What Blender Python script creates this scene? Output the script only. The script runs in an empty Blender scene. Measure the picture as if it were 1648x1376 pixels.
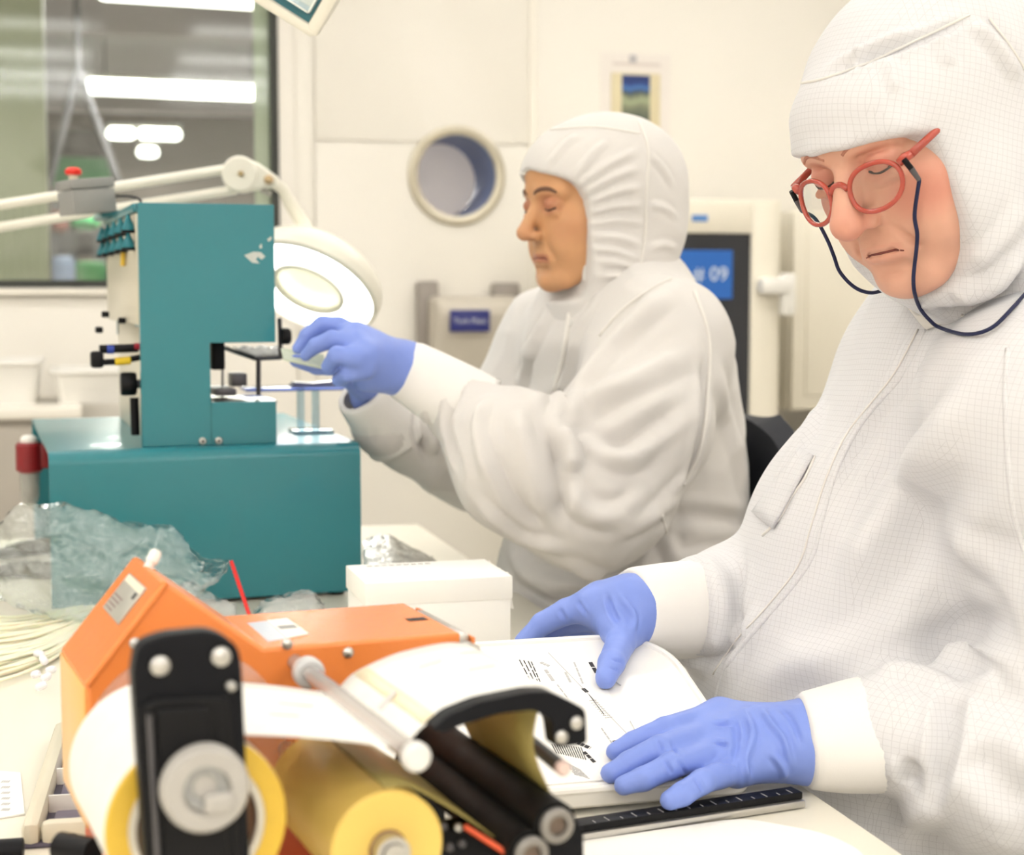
import bpy, bmesh, math, random
import numpy as np
from mathutils import Vector, Matrix
from mathutils.bvhtree import BVHTree

# ------------------------------------------------------------------ camera, world, light, exposure
SC = bpy.context.scene
COL = SC.collection
F = 2600.0                      # focal length in pixels of the 1648 x 1376 frame
CAMZ = 1.22
TABZ = 0.80
PITCH = math.atan((688 - 470) / F)
_cd = bpy.data.cameras.new('camera')
_cam = bpy.data.objects.new('camera', _cd)
COL.objects.link(_cam)
_cam.location = (0, 0, CAMZ)
_cam.rotation_euler = (math.pi / 2 - PITCH, 0, 0)
_cd.sensor_fit = 'HORIZONTAL'
_cd.sensor_width = 36.0
_cd.lens = 36.0 * F / 1648.0
_cd.clip_start = 0.05
_cd.dof.use_dof = True
_cd.dof.focus_distance = 1.46
_cd.dof.aperture_fstop = 6.6
SC.camera = _cam
SC.view_settings.view_transform = 'Standard'
SC.view_settings.look = 'None'
SC.view_settings.exposure = -0.5
SC.view_settings.gamma = 1.0
SC.view_settings.use_curve_mapping = False
_w = bpy.data.worlds.new('world')
SC.world = _w
_w.use_nodes = True
_w.node_tree.nodes['Background'].inputs[0].default_value = (1.0, 0.96, 0.9, 1)
_w.node_tree.nodes['Background'].inputs[1].default_value = 0.15
SC.cycles.max_bounces = 6
SC.cycles.diffuse_bounces = 3
SC.cycles.glossy_bounces = 3
SC.cycles.transparent_max_bounces = 14
SC.cycles.use_light_tree = False
SC.cycles.adaptive_threshold = 0.11
SC.cycles.adaptive_min_samples = 16
SC.cycles.caustics_reflective = False
SC.cycles.caustics_refractive = False

CP, SP = math.cos(PITCH), math.sin(PITCH)
RA = math.radians(15.0)         # the room and table are turned 15 degrees to the camera
CEIL = 2.75
WALLV = 4.9
PI = math.pi

def ray(px, py):
    dx = (px - 824.0) / F
    dz = (688.0 - py) / F
    return Vector((dx, CP + dz * SP, -SP + dz * CP))

def at(px, py, Y):
    "point seen at a pixel, at depth Y in front of the camera"
    d = ray(px, py)
    t = Y / d.y
    return Vector((d.x * t, Y, CAMZ + d.z * t))

def at_z(px, py, z):
    d = ray(px, py)
    t = (z - CAMZ) / d.z
    return Vector((d.x * t, d.y * t, z))

class Frame:
    "upright local frame: origin o, turned by ang about z"
    def __init__(s, o, ang):
        s.o = Vector(o); s.ang = ang
        s.x = Vector((math.cos(ang), math.sin(ang), 0)); s.y = Vector((-math.sin(ang), math.cos(ang), 0))
    def pix(s, px, py, y=0.0):
        "local (x, z) where the pixel's ray meets the plane local y"
        d = ray(px, py); c = Vector((0, 0, CAMZ))
        t = (y - (c - s.o).dot(s.y)) / d.dot(s.y)
        p = c + d * t - s.o
        return p.dot(s.x), p.z
    def pix_z(s, px, py, z):
        "local (x, y) where the ray meets local height z"
        p = at_z(px, py, z + s.o.z) - s.o
        return p.dot(s.x), p.dot(s.y)
    def loc(s, w):
        p = Vector(w) - s.o
        return Vector((p.dot(s.x), p.dot(s.y), p.z))
    def w(s, x, y, z):
        return s.o + s.x * x + s.y * y + Vector((0, 0, z))

ROOM = Frame((0, 0, 0), RA)

def area_light(name, loc, sx, sy, power, color=(1, 0.985, 0.965), rot=(0, 0, RA)):
    l = bpy.data.lights.new(name, 'AREA')
    l.shape = 'RECTANGLE'; l.size = sx; l.size_y = sy; l.energy = power; l.color = color
    o = bpy.data.objects.new(name, l); COL.objects.link(o)
    o.location = loc; o.rotation_euler = rot
    return o

# rows of ceiling luminaires in the clean room (u, v, length); the light sits in each luminaire's mouth
ROOM_LIGHTS = []
ROW_POWER = {-2.5: 11.0, -1.6: 10.5, -0.6: 6.5, 0.55: 3.6, 1.7: 4.2, 2.9: 7.0, 4.0: 5.5}  # outermost rows added as frontal fill and wall wash; power weighted behind the camera
for _v in ROW_POWER:
    for _u, _l in ((-3.35, 1.5), (-0.95, 2.2), (1.75, 2.2)):
        ROOM_LIGHTS.append((_u, _v, _l))
for _u, _v, _l in ROOM_LIGHTS:
    area_light('ceiling_tube_light', ROOM.w(_u, _v, CEIL - 0.075), _l, 0.16, ROW_POWER[_v] * _l)
# luminaires hanging in the hall behind the window: (centre pixel x, pixel y, depth, length)
HALL_Z = 2.62

# ------------------------------------------------------------------ materials
def lin(c):
    c = c / 255.0
    return c / 12.92 if c <= 0.04045 else ((c + 0.055) / 1.055) ** 2.4

def rgb(r, g, b):
    return (lin(r), lin(g), lin(b), 1.0)

def mat(name, c, rough=0.5, metal=0.0, noise=0.0, nscale=30.0, bump=0.0, bscale=120.0, emit=0.0, spec=0.5,
        trans=0.0, sss=0.0, coat=0.0, detail=3.0, ior=1.45, alpha=1.0):
    m = bpy.data.materials.new(name); m.use_nodes = True
    nt = m.node_tree; p = nt.nodes['Principled BSDF']
    p.inputs['Base Color'].default_value = c
    p.inputs['Roughness'].default_value = rough
    p.inputs['Metallic'].default_value = metal
    p.inputs['Specular IOR Level'].default_value = spec
    p.inputs['IOR'].default_value = ior
    p.inputs['Alpha'].default_value = alpha
    p.inputs['Transmission Weight'].default_value = trans
    p.inputs['Coat Weight'].default_value = coat
    if sss:
        p.inputs['Subsurface Weight'].default_value = sss
        p.inputs['Subsurface Radius'].default_value = (0.012, 0.005, 0.003)
        p.inputs['Subsurface Scale'].default_value = 0.5
    if emit:
        p.inputs['Emission Color'].default_value = c
        p.inputs['Emission Strength'].default_value = emit
    tc = nt.nodes.new('ShaderNodeTexCoord')
    if noise:
        n = nt.nodes.new('ShaderNodeTexNoise'); n.inputs['Scale'].default_value = nscale
        n.inputs['Detail'].default_value = detail
        nt.links.new(tc.outputs['Object'], n.inputs['Vector'])
        mx = nt.nodes.new('ShaderNodeMix'); mx.data_type = 'RGBA'
        mx.inputs['A'].default_value = tuple(max(0, x * (1 - noise)) for x in c[:3]) + (1,)
        mx.inputs['B'].default_value = tuple(min(1, x * (1 + noise)) for x in c[:3]) + (1,)
        nt.links.new(n.outputs['Fac'], mx.inputs['Factor'])
        nt.links.new(mx.outputs['Result'], p.inputs['Base Color'])
    if bump:
        n = nt.nodes.new('ShaderNodeTexNoise'); n.inputs['Scale'].default_value = bscale
        n.inputs['Detail'].default_value = 4
        nt.links.new(tc.outputs['Object'], n.inputs['Vector'])
        b = nt.nodes.new('ShaderNodeBump'); b.inputs['Strength'].default_value = bump
        b.inputs['Distance'].default_value = 0.002
        nt.links.new(n.outputs['Fac'], b.inputs['Height'])
        nt.links.new(b.outputs['Normal'], p.inputs['Normal'])
    return m

def clear_mat(name, tint, refl_rough=0.05, gloss=1.0, body=0.0, body_c=(0.9, 0.9, 0.9, 1), bump=0.0, bscale=40.0, ior=1.5):
    "thin clear sheet: see-through tint, Fresnel gloss and a little milky body"
    m = bpy.data.materials.new(name); m.use_nodes = True
    nt = m.node_tree; nt.nodes.clear()
    out = nt.nodes.new('ShaderNodeOutputMaterial')
    tr = nt.nodes.new('ShaderNodeBsdfTransparent'); tr.inputs[0].default_value = tint
    gl = nt.nodes.new('ShaderNodeBsdfGlossy'); gl.inputs['Roughness'].default_value = refl_rough
    fr = nt.nodes.new('ShaderNodeLayerWeight'); fr.inputs['Blend'].default_value = .5
    pw = nt.nodes.new('ShaderNodeMath'); pw.operation = 'POWER'; pw.inputs[1].default_value = 5.0
    nt.links.new(fr.outputs['Facing'], pw.inputs[0])
    sch = nt.nodes.new('ShaderNodeMath'); sch.operation = 'MULTIPLY_ADD'; sch.inputs[1].default_value = .95; sch.inputs[2].default_value = ((ior - 1) / (ior + 1)) ** 2
    nt.links.new(pw.outputs[0], sch.inputs[0])
    mul = nt.nodes.new('ShaderNodeMath'); mul.operation = 'MULTIPLY'; mul.inputs[1].default_value = gloss
    nt.links.new(sch.outputs[0], mul.inputs[0]); mul.use_clamp = True
    mx = nt.nodes.new('ShaderNodeMixShader')
    base = tr.outputs[0]
    if body:
        df = nt.nodes.new('ShaderNodeBsdfDiffuse'); df.inputs[0].default_value = body_c
        tl = nt.nodes.new('ShaderNodeBsdfTranslucent'); tl.inputs[0].default_value = body_c
        m0 = nt.nodes.new('ShaderNodeMixShader'); m0.inputs[0].default_value = 0.4
        nt.links.new(df.outputs[0], m0.inputs[1]); nt.links.new(tl.outputs[0], m0.inputs[2])
        m1 = nt.nodes.new('ShaderNodeMixShader'); m1.inputs[0].default_value = body
        nt.links.new(tr.outputs[0], m1.inputs[1]); nt.links.new(m0.outputs[0], m1.inputs[2])
        base = m1.outputs[0]
    if bump:
        tc = nt.nodes.new('ShaderNodeTexCoord')
        n = nt.nodes.new('ShaderNodeTexNoise'); n.inputs['Scale'].default_value = bscale; n.inputs['Detail'].default_value = 5
        nt.links.new(tc.outputs['Object'], n.inputs['Vector'])
        b = nt.nodes.new('ShaderNodeBump'); b.inputs['Strength'].default_value = bump; b.inputs['Distance'].default_value = 0.01
        nt.links.new(n.outputs['Fac'], b.inputs['Height'])
        nt.links.new(b.outputs['Normal'], gl.inputs['Normal']); nt.links.new(b.outputs['Normal'], fr.inputs['Normal'])
    nt.links.new(mul.outputs[0], mx.inputs[0])
    nt.links.new(base, mx.inputs[1]); nt.links.new(gl.outputs[0], mx.inputs[2])
    nt.links.new(mx.outputs[0], out.inputs[0])
    return m

# ------------------------------------------------------------------ mesh building
class B:
    def __init__(s):
        s.v = []; s.f = []
    def add(s, vs, fs):
        n = len(s.v)
        s.v += [tuple(v) for v in vs]
        s.f += [tuple(i + n for i in f) for f in fs]
        return s
    def bm(s, bm, M=None):
        bm.verts.ensure_lookup_table(); bm.verts.index_update()
        vs = [(M @ v.co) if M else v.co for v in bm.verts]
        s.add(vs, [[v.index for v in f.verts] for f in bm.faces]); bm.free()
        return s
    def box(s, lo, hi, bev=0.0, M=None, seg=2):
        lo = Vector(lo); hi = Vector(hi)
        b = bmesh.new(); bmesh.ops.create_cube(b, size=1.0)
        sz = hi - lo; c = (lo + hi) / 2
        for v in b.verts:
            v.co = Vector((v.co.x * sz.x, v.co.y * sz.y, v.co.z * sz.z)) + c
        if bev:
            bmesh.ops.bevel(b, geom=b.edges[:], offset=min(bev, 0.49 * min(abs(x) for x in sz)), segments=seg, affect='EDGES', profile=0.5)
        return s.bm(b, M)
    def tube(s, pts, r, n=12, cap=True, closed=False):
        pts = [Vector(p) for p in pts]
        N = len(pts)
        rs = r if isinstance(r, (list, tuple)) else [r] * N
        rings = []
        up = None
        for i, p in enumerate(pts):
            if closed:
                t = pts[(i + 1) % N] - pts[i - 1]
            else:
                t = pts[min(i + 1, N - 1)] - pts[max(i - 1, 0)]
            t.normalize()
            if up is None:
                up = Vector((0, 0, 1)) if abs(t.z) < 0.9 else Vector((1, 0, 0))
            a = t.cross(up)
            if a.length < 1e-6:
                a = t.orthogonal()
            a.normalize(); bb = a.cross(t); bb.normalize(); up = bb
            rings.append([p + a * (rs[i] * math.cos(2 * PI * k / n)) + bb * (rs[i] * math.sin(2 * PI * k / n)) for k in range(n)])
        vs = [v for rg in rings for v in rg]; fs = []
        for i in range(N if closed else N - 1):
            j = (i + 1) % N
            for k in range(n):
                k2 = (k + 1) % n
                fs.append((i * n + k, i * n + k2, j * n + k2, j * n + k))
        if cap and not closed:
            fs.append(tuple(range(n - 1, -1, -1))); fs.append(tuple((N - 1) * n + k for k in range(n)))
        return s.add(vs, fs)
    def lathe(s, prof, o, axis, n=32, closed=False):
        "prof: (radius, height along axis) points"
        o = Vector(o); ax = Vector(axis).normalized()
        a = ax.orthogonal().normalized(); b = ax.cross(a)
        vs = []; fs = []
        for r, h in prof:
            for k in range(n):
                t = 2 * PI * k / n
                vs.append(o + ax * h + a * (r * math.cos(t)) + b * (r * math.sin(t)))
        m = len(prof)
        for i in range(m if closed else m - 1):
            j = (i + 1) % m
            for k in range(n):
                k2 = (k + 1) % n
                fs.append((i * n + k, i * n + k2, j * n + k2, j * n + k))
        if not closed:
            if prof[0][0] > 1e-5: fs.append(tuple(range(n - 1, -1, -1)))
            if prof[-1][0] > 1e-5: fs.append(tuple((m - 1) * n + k for k in range(n)))
        return s.add(vs, fs)
    def prism(s, poly, fn, t0, t1):
        "poly (a, b) extruded from t0 to t1; fn(a, b, t) gives the point"
        n = len(poly)
        vs = [fn(a, b, t0) for a, b in poly] + [fn(a, b, t1) for a, b in poly]
        fs = [tuple(range(n)), tuple(range(2 * n - 1, n - 1, -1))]
        for i in range(n):
            j = (i + 1) % n
            fs.append((i, i + n, j + n, j))
        return s.add(vs, fs)
    def grid(s, rows, thick=0.0, loop=False):
        "rows of points; thick closes it into a sheet with depth"
        m = len(rows); n = len(rows[0])
        P = np.array([[tuple(p) for p in r] for r in rows])
        base = len(s.v)
        if not thick:
            vs = P.reshape(-1, 3)
            fs = [(i * n + j, i * n + j + 1, (i + 1) * n + j + 1, (i + 1) * n + j) for i in range(m - 1) for j in range(n - 1)]
            return s.add(vs, fs)
        du = np.gradient(P, axis=0); dv = np.gradient(P, axis=1)
        N = np.cross(du, dv); N /= np.linalg.norm(N, axis=2, keepdims=True) + 1e-12
        A = (P + N * thick / 2).reshape(-1, 3); C = (P - N * thick / 2).reshape(-1, 3)
        vs = list(A) + list(C); k = m * n; fs = []
        for i in range(m - 1):
            for j in range(n - 1):
                q = (i * n + j, i * n + j + 1, (i + 1) * n + j + 1, (i + 1) * n + j)
                fs.append(q); fs.append(tuple(x + k for x in reversed(q)))
        rim = [j for j in range(n)] + [i * n + n - 1 for i in range(1, m)] + [(m - 1) * n + j for j in range(n - 2, -1, -1)] + [i * n for i in range(m - 2, 0, -1)]
        for a, b in zip(rim, rim[1:] + rim[:1]):
            fs.append((b, a, a + k, b + k))
        return s.add(vs, fs)
    def build(s, name, m, parent=None, smooth=35.0, bevel=0.0, recalc=True):
        me = bpy.data.meshes.new(name)
        me.from_pydata([tuple(v) for v in s.v], [], s.f)
        if recalc:
            b = bmesh.new(); b.from_mesh(me)
            bmesh.ops.recalc_face_normals(b, faces=b.faces[:]); b.to_mesh(me); b.free()
        return link(name, me, m, parent, smooth, bevel)

def link(name, me, m, parent=None, smooth=35.0, bevel=0.0):
    me.materials.clear()
    if m: me.materials.append(m)
    if smooth:
        me.polygons.foreach_set('use_smooth', [True] * len(me.polygons))
        if smooth < 179: me.set_sharp_from_angle(angle=math.radians(smooth))
    o = bpy.data.objects.new(name, me); COL.objects.link(o)
    if parent: o.parent = parent
    if bevel:
        bv = o.modifiers.new('bevel', 'BEVEL'); bv.width = bevel; bv.segments = 2; bv.limit_method = 'ANGLE'; bv.angle_limit = math.radians(40)
    return o

def tag(o, label=None, cat=None, group=None, kind=None):
    if label: o['label'] = label
    if cat: o['category'] = cat
    if group: o['group'] = group
    if kind: o['kind'] = kind
    return o

def empty(name, loc=(0, 0, 0), rz=0.0, label=None, cat=None, group=None, kind=None):
    o = bpy.data.objects.new(name, None); COL.objects.link(o)
    o.location = loc; o.rotation_euler = (0, 0, rz); o.empty_display_size = 0.05
    return tag(o, label, cat, group, kind)

def frame_empty(name, fr, label, cat, group=None, kind=None):
    return empty(name, fr.o, fr.ang, label, cat, group, kind)

def text_mesh(name, body, size, m, parent, M, extrude=0.0004, align='CENTER'):
    c = bpy.data.curves.new(name, 'FONT'); c.body = body; c.size = size; c.extrude = extrude
    c.align_x = align; c.align_y = 'CENTER'; c.resolution_u = 3
    o = bpy.data.objects.new(name, c); COL.objects.link(o)
    dg = bpy.context.evaluated_depsgraph_get()
    me = bpy.data.meshes.new_from_object(o.evaluated_get(dg))
    bpy.data.objects.remove(o); bpy.data.curves.remove(c)
    me.transform(M)
    return link(name, me, m, parent, 0)

def lerp(a, b, t): return a + (b - a) * t

def smooth_path(pts, n=8, closed=False):
    "Catmull-Rom through points"
    P = [Vector(p) for p in pts]; out = []
    N = len(P)
    for i in range(N if closed else N - 1):
        p0 = P[(i - 1) % N] if closed or i > 0 else P[0] * 2 - P[1]
        p1 = P[i]; p2 = P[(i + 1) % N]
        p3 = P[(i + 2) % N] if closed or i + 2 < N else P[-1] * 2 - P[-2]
        for k in range(n):
            t = k / n
            out.append(0.5 * ((2 * p1) + (p2 - p0) * t + (2 * p0 - 5 * p1 + 4 * p2 - p3) * t * t + (3 * p1 - p0 - 3 * p2 + p3) * t ** 3))
    if not closed: out.append(P[-1])
    return out

def rounded_poly(pts, r, n=6):
    "2D polygon with corners rounded by radius r (scalar or one per corner)"
    out = []; N = len(pts)
    for i in range(N):
        rr = r[i] if isinstance(r, (list, tuple)) else r
        p = Vector(pts[i]).to_2d(); a = Vector(pts[i - 1]).to_2d(); b = Vector(pts[(i + 1) % N]).to_2d()
        if rr <= 0:
            out.append((p.x, p.y)); continue
        da = (a - p); db = (b - p)
        k = min(rr, da.length * 0.49, db.length * 0.49)
        p1 = p + da.normalized() * k; p2 = p + db.normalized() * k
        for j in range(n + 1):
            t = j / n
            q = p1 * (1 - t) ** 2 + p * 2 * t * (1 - t) + p2 * t * t
            out.append((q.x, q.y))
    return out
# ------------------------------------------------------------------ shared materials
M_WALL = mat('cream_wall_paint', rgb(244, 239, 230), 0.55, noise=0.015, nscale=3, bump=0.05, bscale=60)
M_WALL2 = mat('cream_panel_paint', rgb(242, 237, 227), 0.45, noise=0.012, nscale=4, bump=0.04, bscale=80)
M_TRIM = mat('white_trim_paint', rgb(246, 240, 228), 0.4, noise=0.01, nscale=8)
M_CEIL = mat('white_ceiling_tile', rgb(242, 238, 230), 0.8, noise=0.02, nscale=10, bump=0.1)
M_FLOOR = mat('pale_vinyl_floor', rgb(205, 200, 188), 0.35, noise=0.06, nscale=40, bump=0.03)
M_DARKFRAME = mat('dark_window_gasket', rgb(58, 60, 56), 0.5, noise=0.1)
M_GLASS = clear_mat('window_glass', (0.93, 0.96, 0.93, 1), 0.06, gloss=1.9, ior=1.52)
M_WHITEPL = mat('white_plastic', rgb(240, 237, 230), 0.35, noise=0.01, nscale=20)
M_WHITELAC = mat('white_lacquer', rgb(244, 240, 230), 0.25, noise=0.01, nscale=10)
M_GREYPL = mat('grey_plastic', rgb(150, 150, 147), 0.5, noise=0.03, nscale=60, bump=0.08, bscale=400)
M_GREYBEIGE = mat('grey_beige_laminate', rgb(178, 170, 158), 0.5, noise=0.03, nscale=15)
M_BLACK = mat('black_plastic', rgb(15, 15, 18), 0.45, spec=.25, noise=0.2, nscale=50, bump=0.08, bscale=300)
M_BLACKMET = mat('black_anodised', rgb(17, 18, 23), 0.45, metal=0.0, spec=.2, noise=0.2, nscale=60, bump=0.05, bscale=300)
M_STEEL = mat('brushed_steel', rgb(196, 194, 190), 0.32, metal=0.9, noise=0.06, nscale=80, bump=0.04, bscale=300)
M_DARKSTEEL = mat('dark_steel', rgb(96, 94, 98), 0.4, metal=0.6, noise=0.08, nscale=80)
M_INK = mat('black_print', rgb(58, 57, 60), 0.8, noise=0.2, nscale=200)
M_PAPER = mat('white_paper', rgb(248, 246, 240), 0.75, noise=0.01, nscale=60, bump=0.03, bscale=200)

def room_obj(b, name, m, kind='structure', parent=None, **k):
    o = b.build(name, m, parent, **k)
    if parent is None: o.rotation_euler = (0, 0, RA)
    if kind and parent is None: o['kind'] = kind
    return o

def cut(o, cutters):
    "boolean difference, evaluated into the mesh"
    tmp = []
    bpy.context.view_layer.update()
    for c in cutters:
        me = bpy.data.meshes.new('cutter'); me.from_pydata([tuple(v) for v in c.v], [], c.f)
        b = bmesh.new(); b.from_mesh(me); bmesh.ops.recalc_face_normals(b, faces=b.faces[:]); b.to_mesh(me); b.free()
        oc = bpy.data.objects.new('cutter', me); COL.objects.link(oc); oc.matrix_world = o.matrix_world.copy()
        md = o.modifiers.new('cut', 'BOOLEAN'); md.operation = 'DIFFERENCE'; md.solver = 'EXACT'; md.object = oc
        tmp.append(oc)
    bpy.context.view_layer.update()
    dg = bpy.context.evaluated_depsgraph_get()
    me = bpy.data.meshes.new_from_object(o.evaluated_get(dg))
    old = o.data; o.modifiers.clear(); o.data = me
    me.set_sharp_from_angle(angle=math.radians(30))
    for oc in tmp: bpy.data.objects.remove(oc)
    bpy.data.meshes.remove(old)

U0, U1, V0 = -4.6, 3.6, -3.0
room_obj(B().box((U0 - .3, V0 - .3, -0.1), (U1 + .3, WALLV + .3, 0)), 'floor', M_FLOOR)
ceil_o = room_obj(B().box((U0 - .3, V0 - .3, CEIL + .02), (U1 + .3, WALLV + .3, CEIL + .12)), 'ceiling', M_CEIL)
_k = 0
cu = [U0 + (U1 - U0) * i / 7 for i in range(8)]; cv = [V0 + (WALLV - V0) * i / 7 for i in range(8)]
for i in range(7):
    for j in range(7):
        B().box((cu[i] + .006, cv[j] + .006, CEIL), (cu[i + 1] - .006, cv[j + 1] - .006, CEIL + .03)).build('ceiling_tile', M_CEIL, ceil_o)
room_obj(B().box((U0 - .2, V0, 0), (U0, WALLV, CEIL)), 'wall_left', M_WALL)
room_obj(B().box((U1, V0, 0), (U1 + .2, WALLV, CEIL)), 'wall_right', M_WALL)
room_obj(B().box((U0, V0 - .2, 0), (U1, V0, CEIL)), 'wall_front', M_WALL)

def wu(px, py, v=WALLV): return ROOM.pix(px, py, v)
WT = 0.26
win_u1 = wu(449, 250)[0]; win_u0 = -3.9
win_z0 = wu(200, 463)[1]; win_z1 = 2.45
pc_u, pc_z = wu(734, 283); pr = wu(799, 283)[0] - pc_u
wall = room_obj(B().box((U0, WALLV, 0), (U1, WALLV + WT, CEIL)), 'wall_back', M_WALL)
cut(wall, [B().box((win_u0, WALLV - .2, win_z0), (win_u1, WALLV + WT + .2, win_z1)),
           B().lathe([(pr, -.2), (pr, WT + .3)], (pc_u, WALLV, pc_z), (0, 1, 0), 48)])
# cladding panels of the back wall, each with its own edge
ua, ub = wu(505, 230)[0], wu(852, 230)[0]
zj = wu(700, 231)[1]
pn = 0.008
hole = lambda: B().lathe([(pr, -.2), (pr, .3)], (pc_u, WALLV, pc_z), (0, 1, 0), 48)
pq = B().box((ua + .003, WALLV - pn, zj + .003), (ub - .003, WALLV + .001, CEIL), 0.002).build('wall_panel', M_WALL2, wall)
cut(pq, [hole()])
for lo, hi in (((win_u1 + .05, 0.0), (ua - .003, CEIL)), ((ub + .02, 0.0), (U1, CEIL)),
               ((win_u0, 0.0), (win_u1 + .044, win_z0 - .03))):
    B().box((lo[0], WALLV - pn, lo[1]), (hi[0], WALLV + .001, hi[1]), 0.002).build('wall_panel', M_WALL2, wall)
pp = B().box((ua + .003, WALLV - pn, 0), (ub - .003, WALLV + .001, zj - .003), 0.002).build('wall_panel', M_WALL2, wall)
cut(pp, [B().lathe([(pr, -.2), (pr, .3)], (pc_u, WALLV, pc_z), (0, 1, 0), 48)])
B().box((ub - .004, WALLV - .016, 0), (ub + .02, WALLV, CEIL), 0.004).build('corner_strip', M_TRIM, wall)
# window 1
w1 = empty('window_1', (0, 0, 0), RA, kind='structure')
g = 0.022
fb = B()
fb.box((win_u1 - g, WALLV - .004, win_z0), (win_u1, WALLV + .06, win_z1)).box((win_u0, WALLV - .004, win_z0), (win_u0 + g, WALLV + .06, win_z1))
fb.box((win_u0, WALLV - .004, win_z0), (win_u1, WALLV + .06, win_z0 + g)).box((win_u0, WALLV - .004, win_z1 - g), (win_u1, WALLV + .06, win_z1))
fb.build('window_frame', M_DARKFRAME, w1)
B().box((win_u0 + g, WALLV + .03, win_z0 + g), (win_u1 - g, WALLV + .036, win_z1 - g)).build('window_pane', M_GLASS, w1)
gu = win_u1 - g
B().box((gu - .045, WALLV + .04, win_z0 + g), (gu, WALLV + .055, win_z1 - g)).build('edge_strip', mat('pale_green_glass_edge', rgb(196, 204, 178), 0.3, noise=0.05), w1)
B().box((win_u0, WALLV - .03, win_z0 - .022), (win_u1 + .03, WALLV, win_z0 - .002), 0.004).build('window_sill', M_TRIM, w1)
# window 2: deep round porthole
w2 = empty('window_2', (0, 0, 0), RA, kind='structure')
c = (pc_u, WALLV, pc_z)
M_PORT = mat('pale_steel_ring', rgb(206, 198, 178), 0.35, metal=0.4, noise=0.05)
B().lathe([(pr - .004, -.016), (pr + .012, -.022), (pr + .024, -.016), (pr + .026, 0), (pr - .004, 0)], c, (0, 1, 0), 56, True).build('porthole_ring', M_PORT, w2)
B().lathe([(pr - .001, 0), (pr - .001, WT), (pr - .006, WT), (pr - .006, 0)], c, (0, 1, 0), 56, True).build('porthole_sleeve', mat('blue_sleeve', rgb(100, 124, 172), 0.35, noise=0.12, nscale=12), w2)
B().lathe([(0, WT - .02), (pr - .01, WT - .02), (pr - .01, WT), (0, WT)], c, (0, 1, 0), 56).build('porthole_pane', mat('milky_pane', rgb(214, 203, 194), 0.1, noise=0.05, nscale=10, emit=.55), w2)  # pane glow stands in for light from a room behind

# luminaires of the clean room
M_LUM = mat('luminaire_white', rgb(236, 234, 228), 0.4, noise=0.01)
M_DIFF = mat('lit_diffuser', (1, 0.96, 0.88, 1), 0.5, emit=6.0)
for i, (u, v, l) in enumerate(ROOM_LIGHTS):
    e = empty('ceiling_light', ROOM.w(u, v, CEIL), RA, 'long white ceiling luminaire overhead, outside the picture', 'ceiling light', 'clean room ceiling lights')
    h = B(); h.box((-l / 2 - .02, -.1, -.07), (-l / 2, .1, 0)).box((l / 2, -.1, -.07), (l / 2 + .02, .1, 0)).box((-l / 2, -.1, -.07), (l / 2, -.082, 0)).box((-l / 2, .082, -.07), (l / 2, .1, 0)).box((-l / 2, -.082, -.02), (l / 2, .082, 0))
    h.build('housing', M_LUM, e)
    B().box((-l / 2, -.082, -.045), (l / 2, .082, -.03)).build('diffuser', M_DIFF, e)

# ------------------------------------------------------------------ the hall behind the window
HV = 17.0
M_HCEIL = mat('hall_ceiling_grey', rgb(214, 208, 212), 0.85, noise=0.08, nscale=1.2)
M_HWALL = mat('hall_wall_brown_grey', rgb(128, 118, 112), 0.8, noise=0.12, nscale=0.8)
HC = 3.02
room_obj(B().box((-12, WALLV + WT, HC), (4, HV, HC + .1)), 'hall_ceiling', M_HCEIL)
room_obj(B().box((-12, HV, -0.1), (4, HV + .2, HC)), 'wall_hall', M_HWALL)
room_obj(B().box((-12.2, WALLV + WT, -.1), (-12, HV, HC)), 'wall_hall_left', M_HWALL)
room_obj(B().box((4, WALLV + WT, -.1), (4.2, HV, HC)), 'wall_hall_right', M_HWALL)
room_obj(B().box((-12, WALLV + .3, -0.1), (4, HV, 0)), 'hall_floor', mat('hall_floor_grey', rgb(186, 182, 176), 0.6, noise=0.1, nscale=2))
M_COLUMN = mat('sage_green_column', rgb(204, 208, 176), 0.6, noise=0.05, nscale=4)
colv = 5.9
cu0 = wu(-420, 200, colv)[0]; cu1 = wu(72, 200, colv)[0]
cb = empty('hall_column', ROOM.w((cu0 + cu1) / 2, colv, 0), RA, 'broad sage green ribbed column seen through the window', 'column')
B().box((-(cu1 - cu0) / 2, 0, 0), ((cu1 - cu0) / 2, .5, HC)).build('column_body', M_COLUMN, cb)
nr = 34
for i in range(nr):
    x = -(cu1 - cu0) / 2 + (cu1 - cu0) * (i + .5) / nr
    B().box((x - .006, -.012, 0), (x + .006, .002, 1.55), 0.003).build('column_rib', M_COLUMN, cb)
M_LAMP = mat('hall_lamp_lit', (1, 0.97, 0.9, 1), 0.5, emit=9.0)
hl = [(317, -6, 8.8, 1.05, 'topmost long lit lamp of the hall, cut by the picture edge'), (289, 145, 11.2, 1.24, 'long lit hall lamp in the middle of the window'),
      (195, 215, 14.6, .25, 'small lit hall lamp, left one of the low pair'), (257, 216, 14.6, .38, 'small lit hall lamp, right one of the low pair'), (238, 245, 15.6, .2, 'smallest and lowest lit lamp of the hall')]
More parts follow.
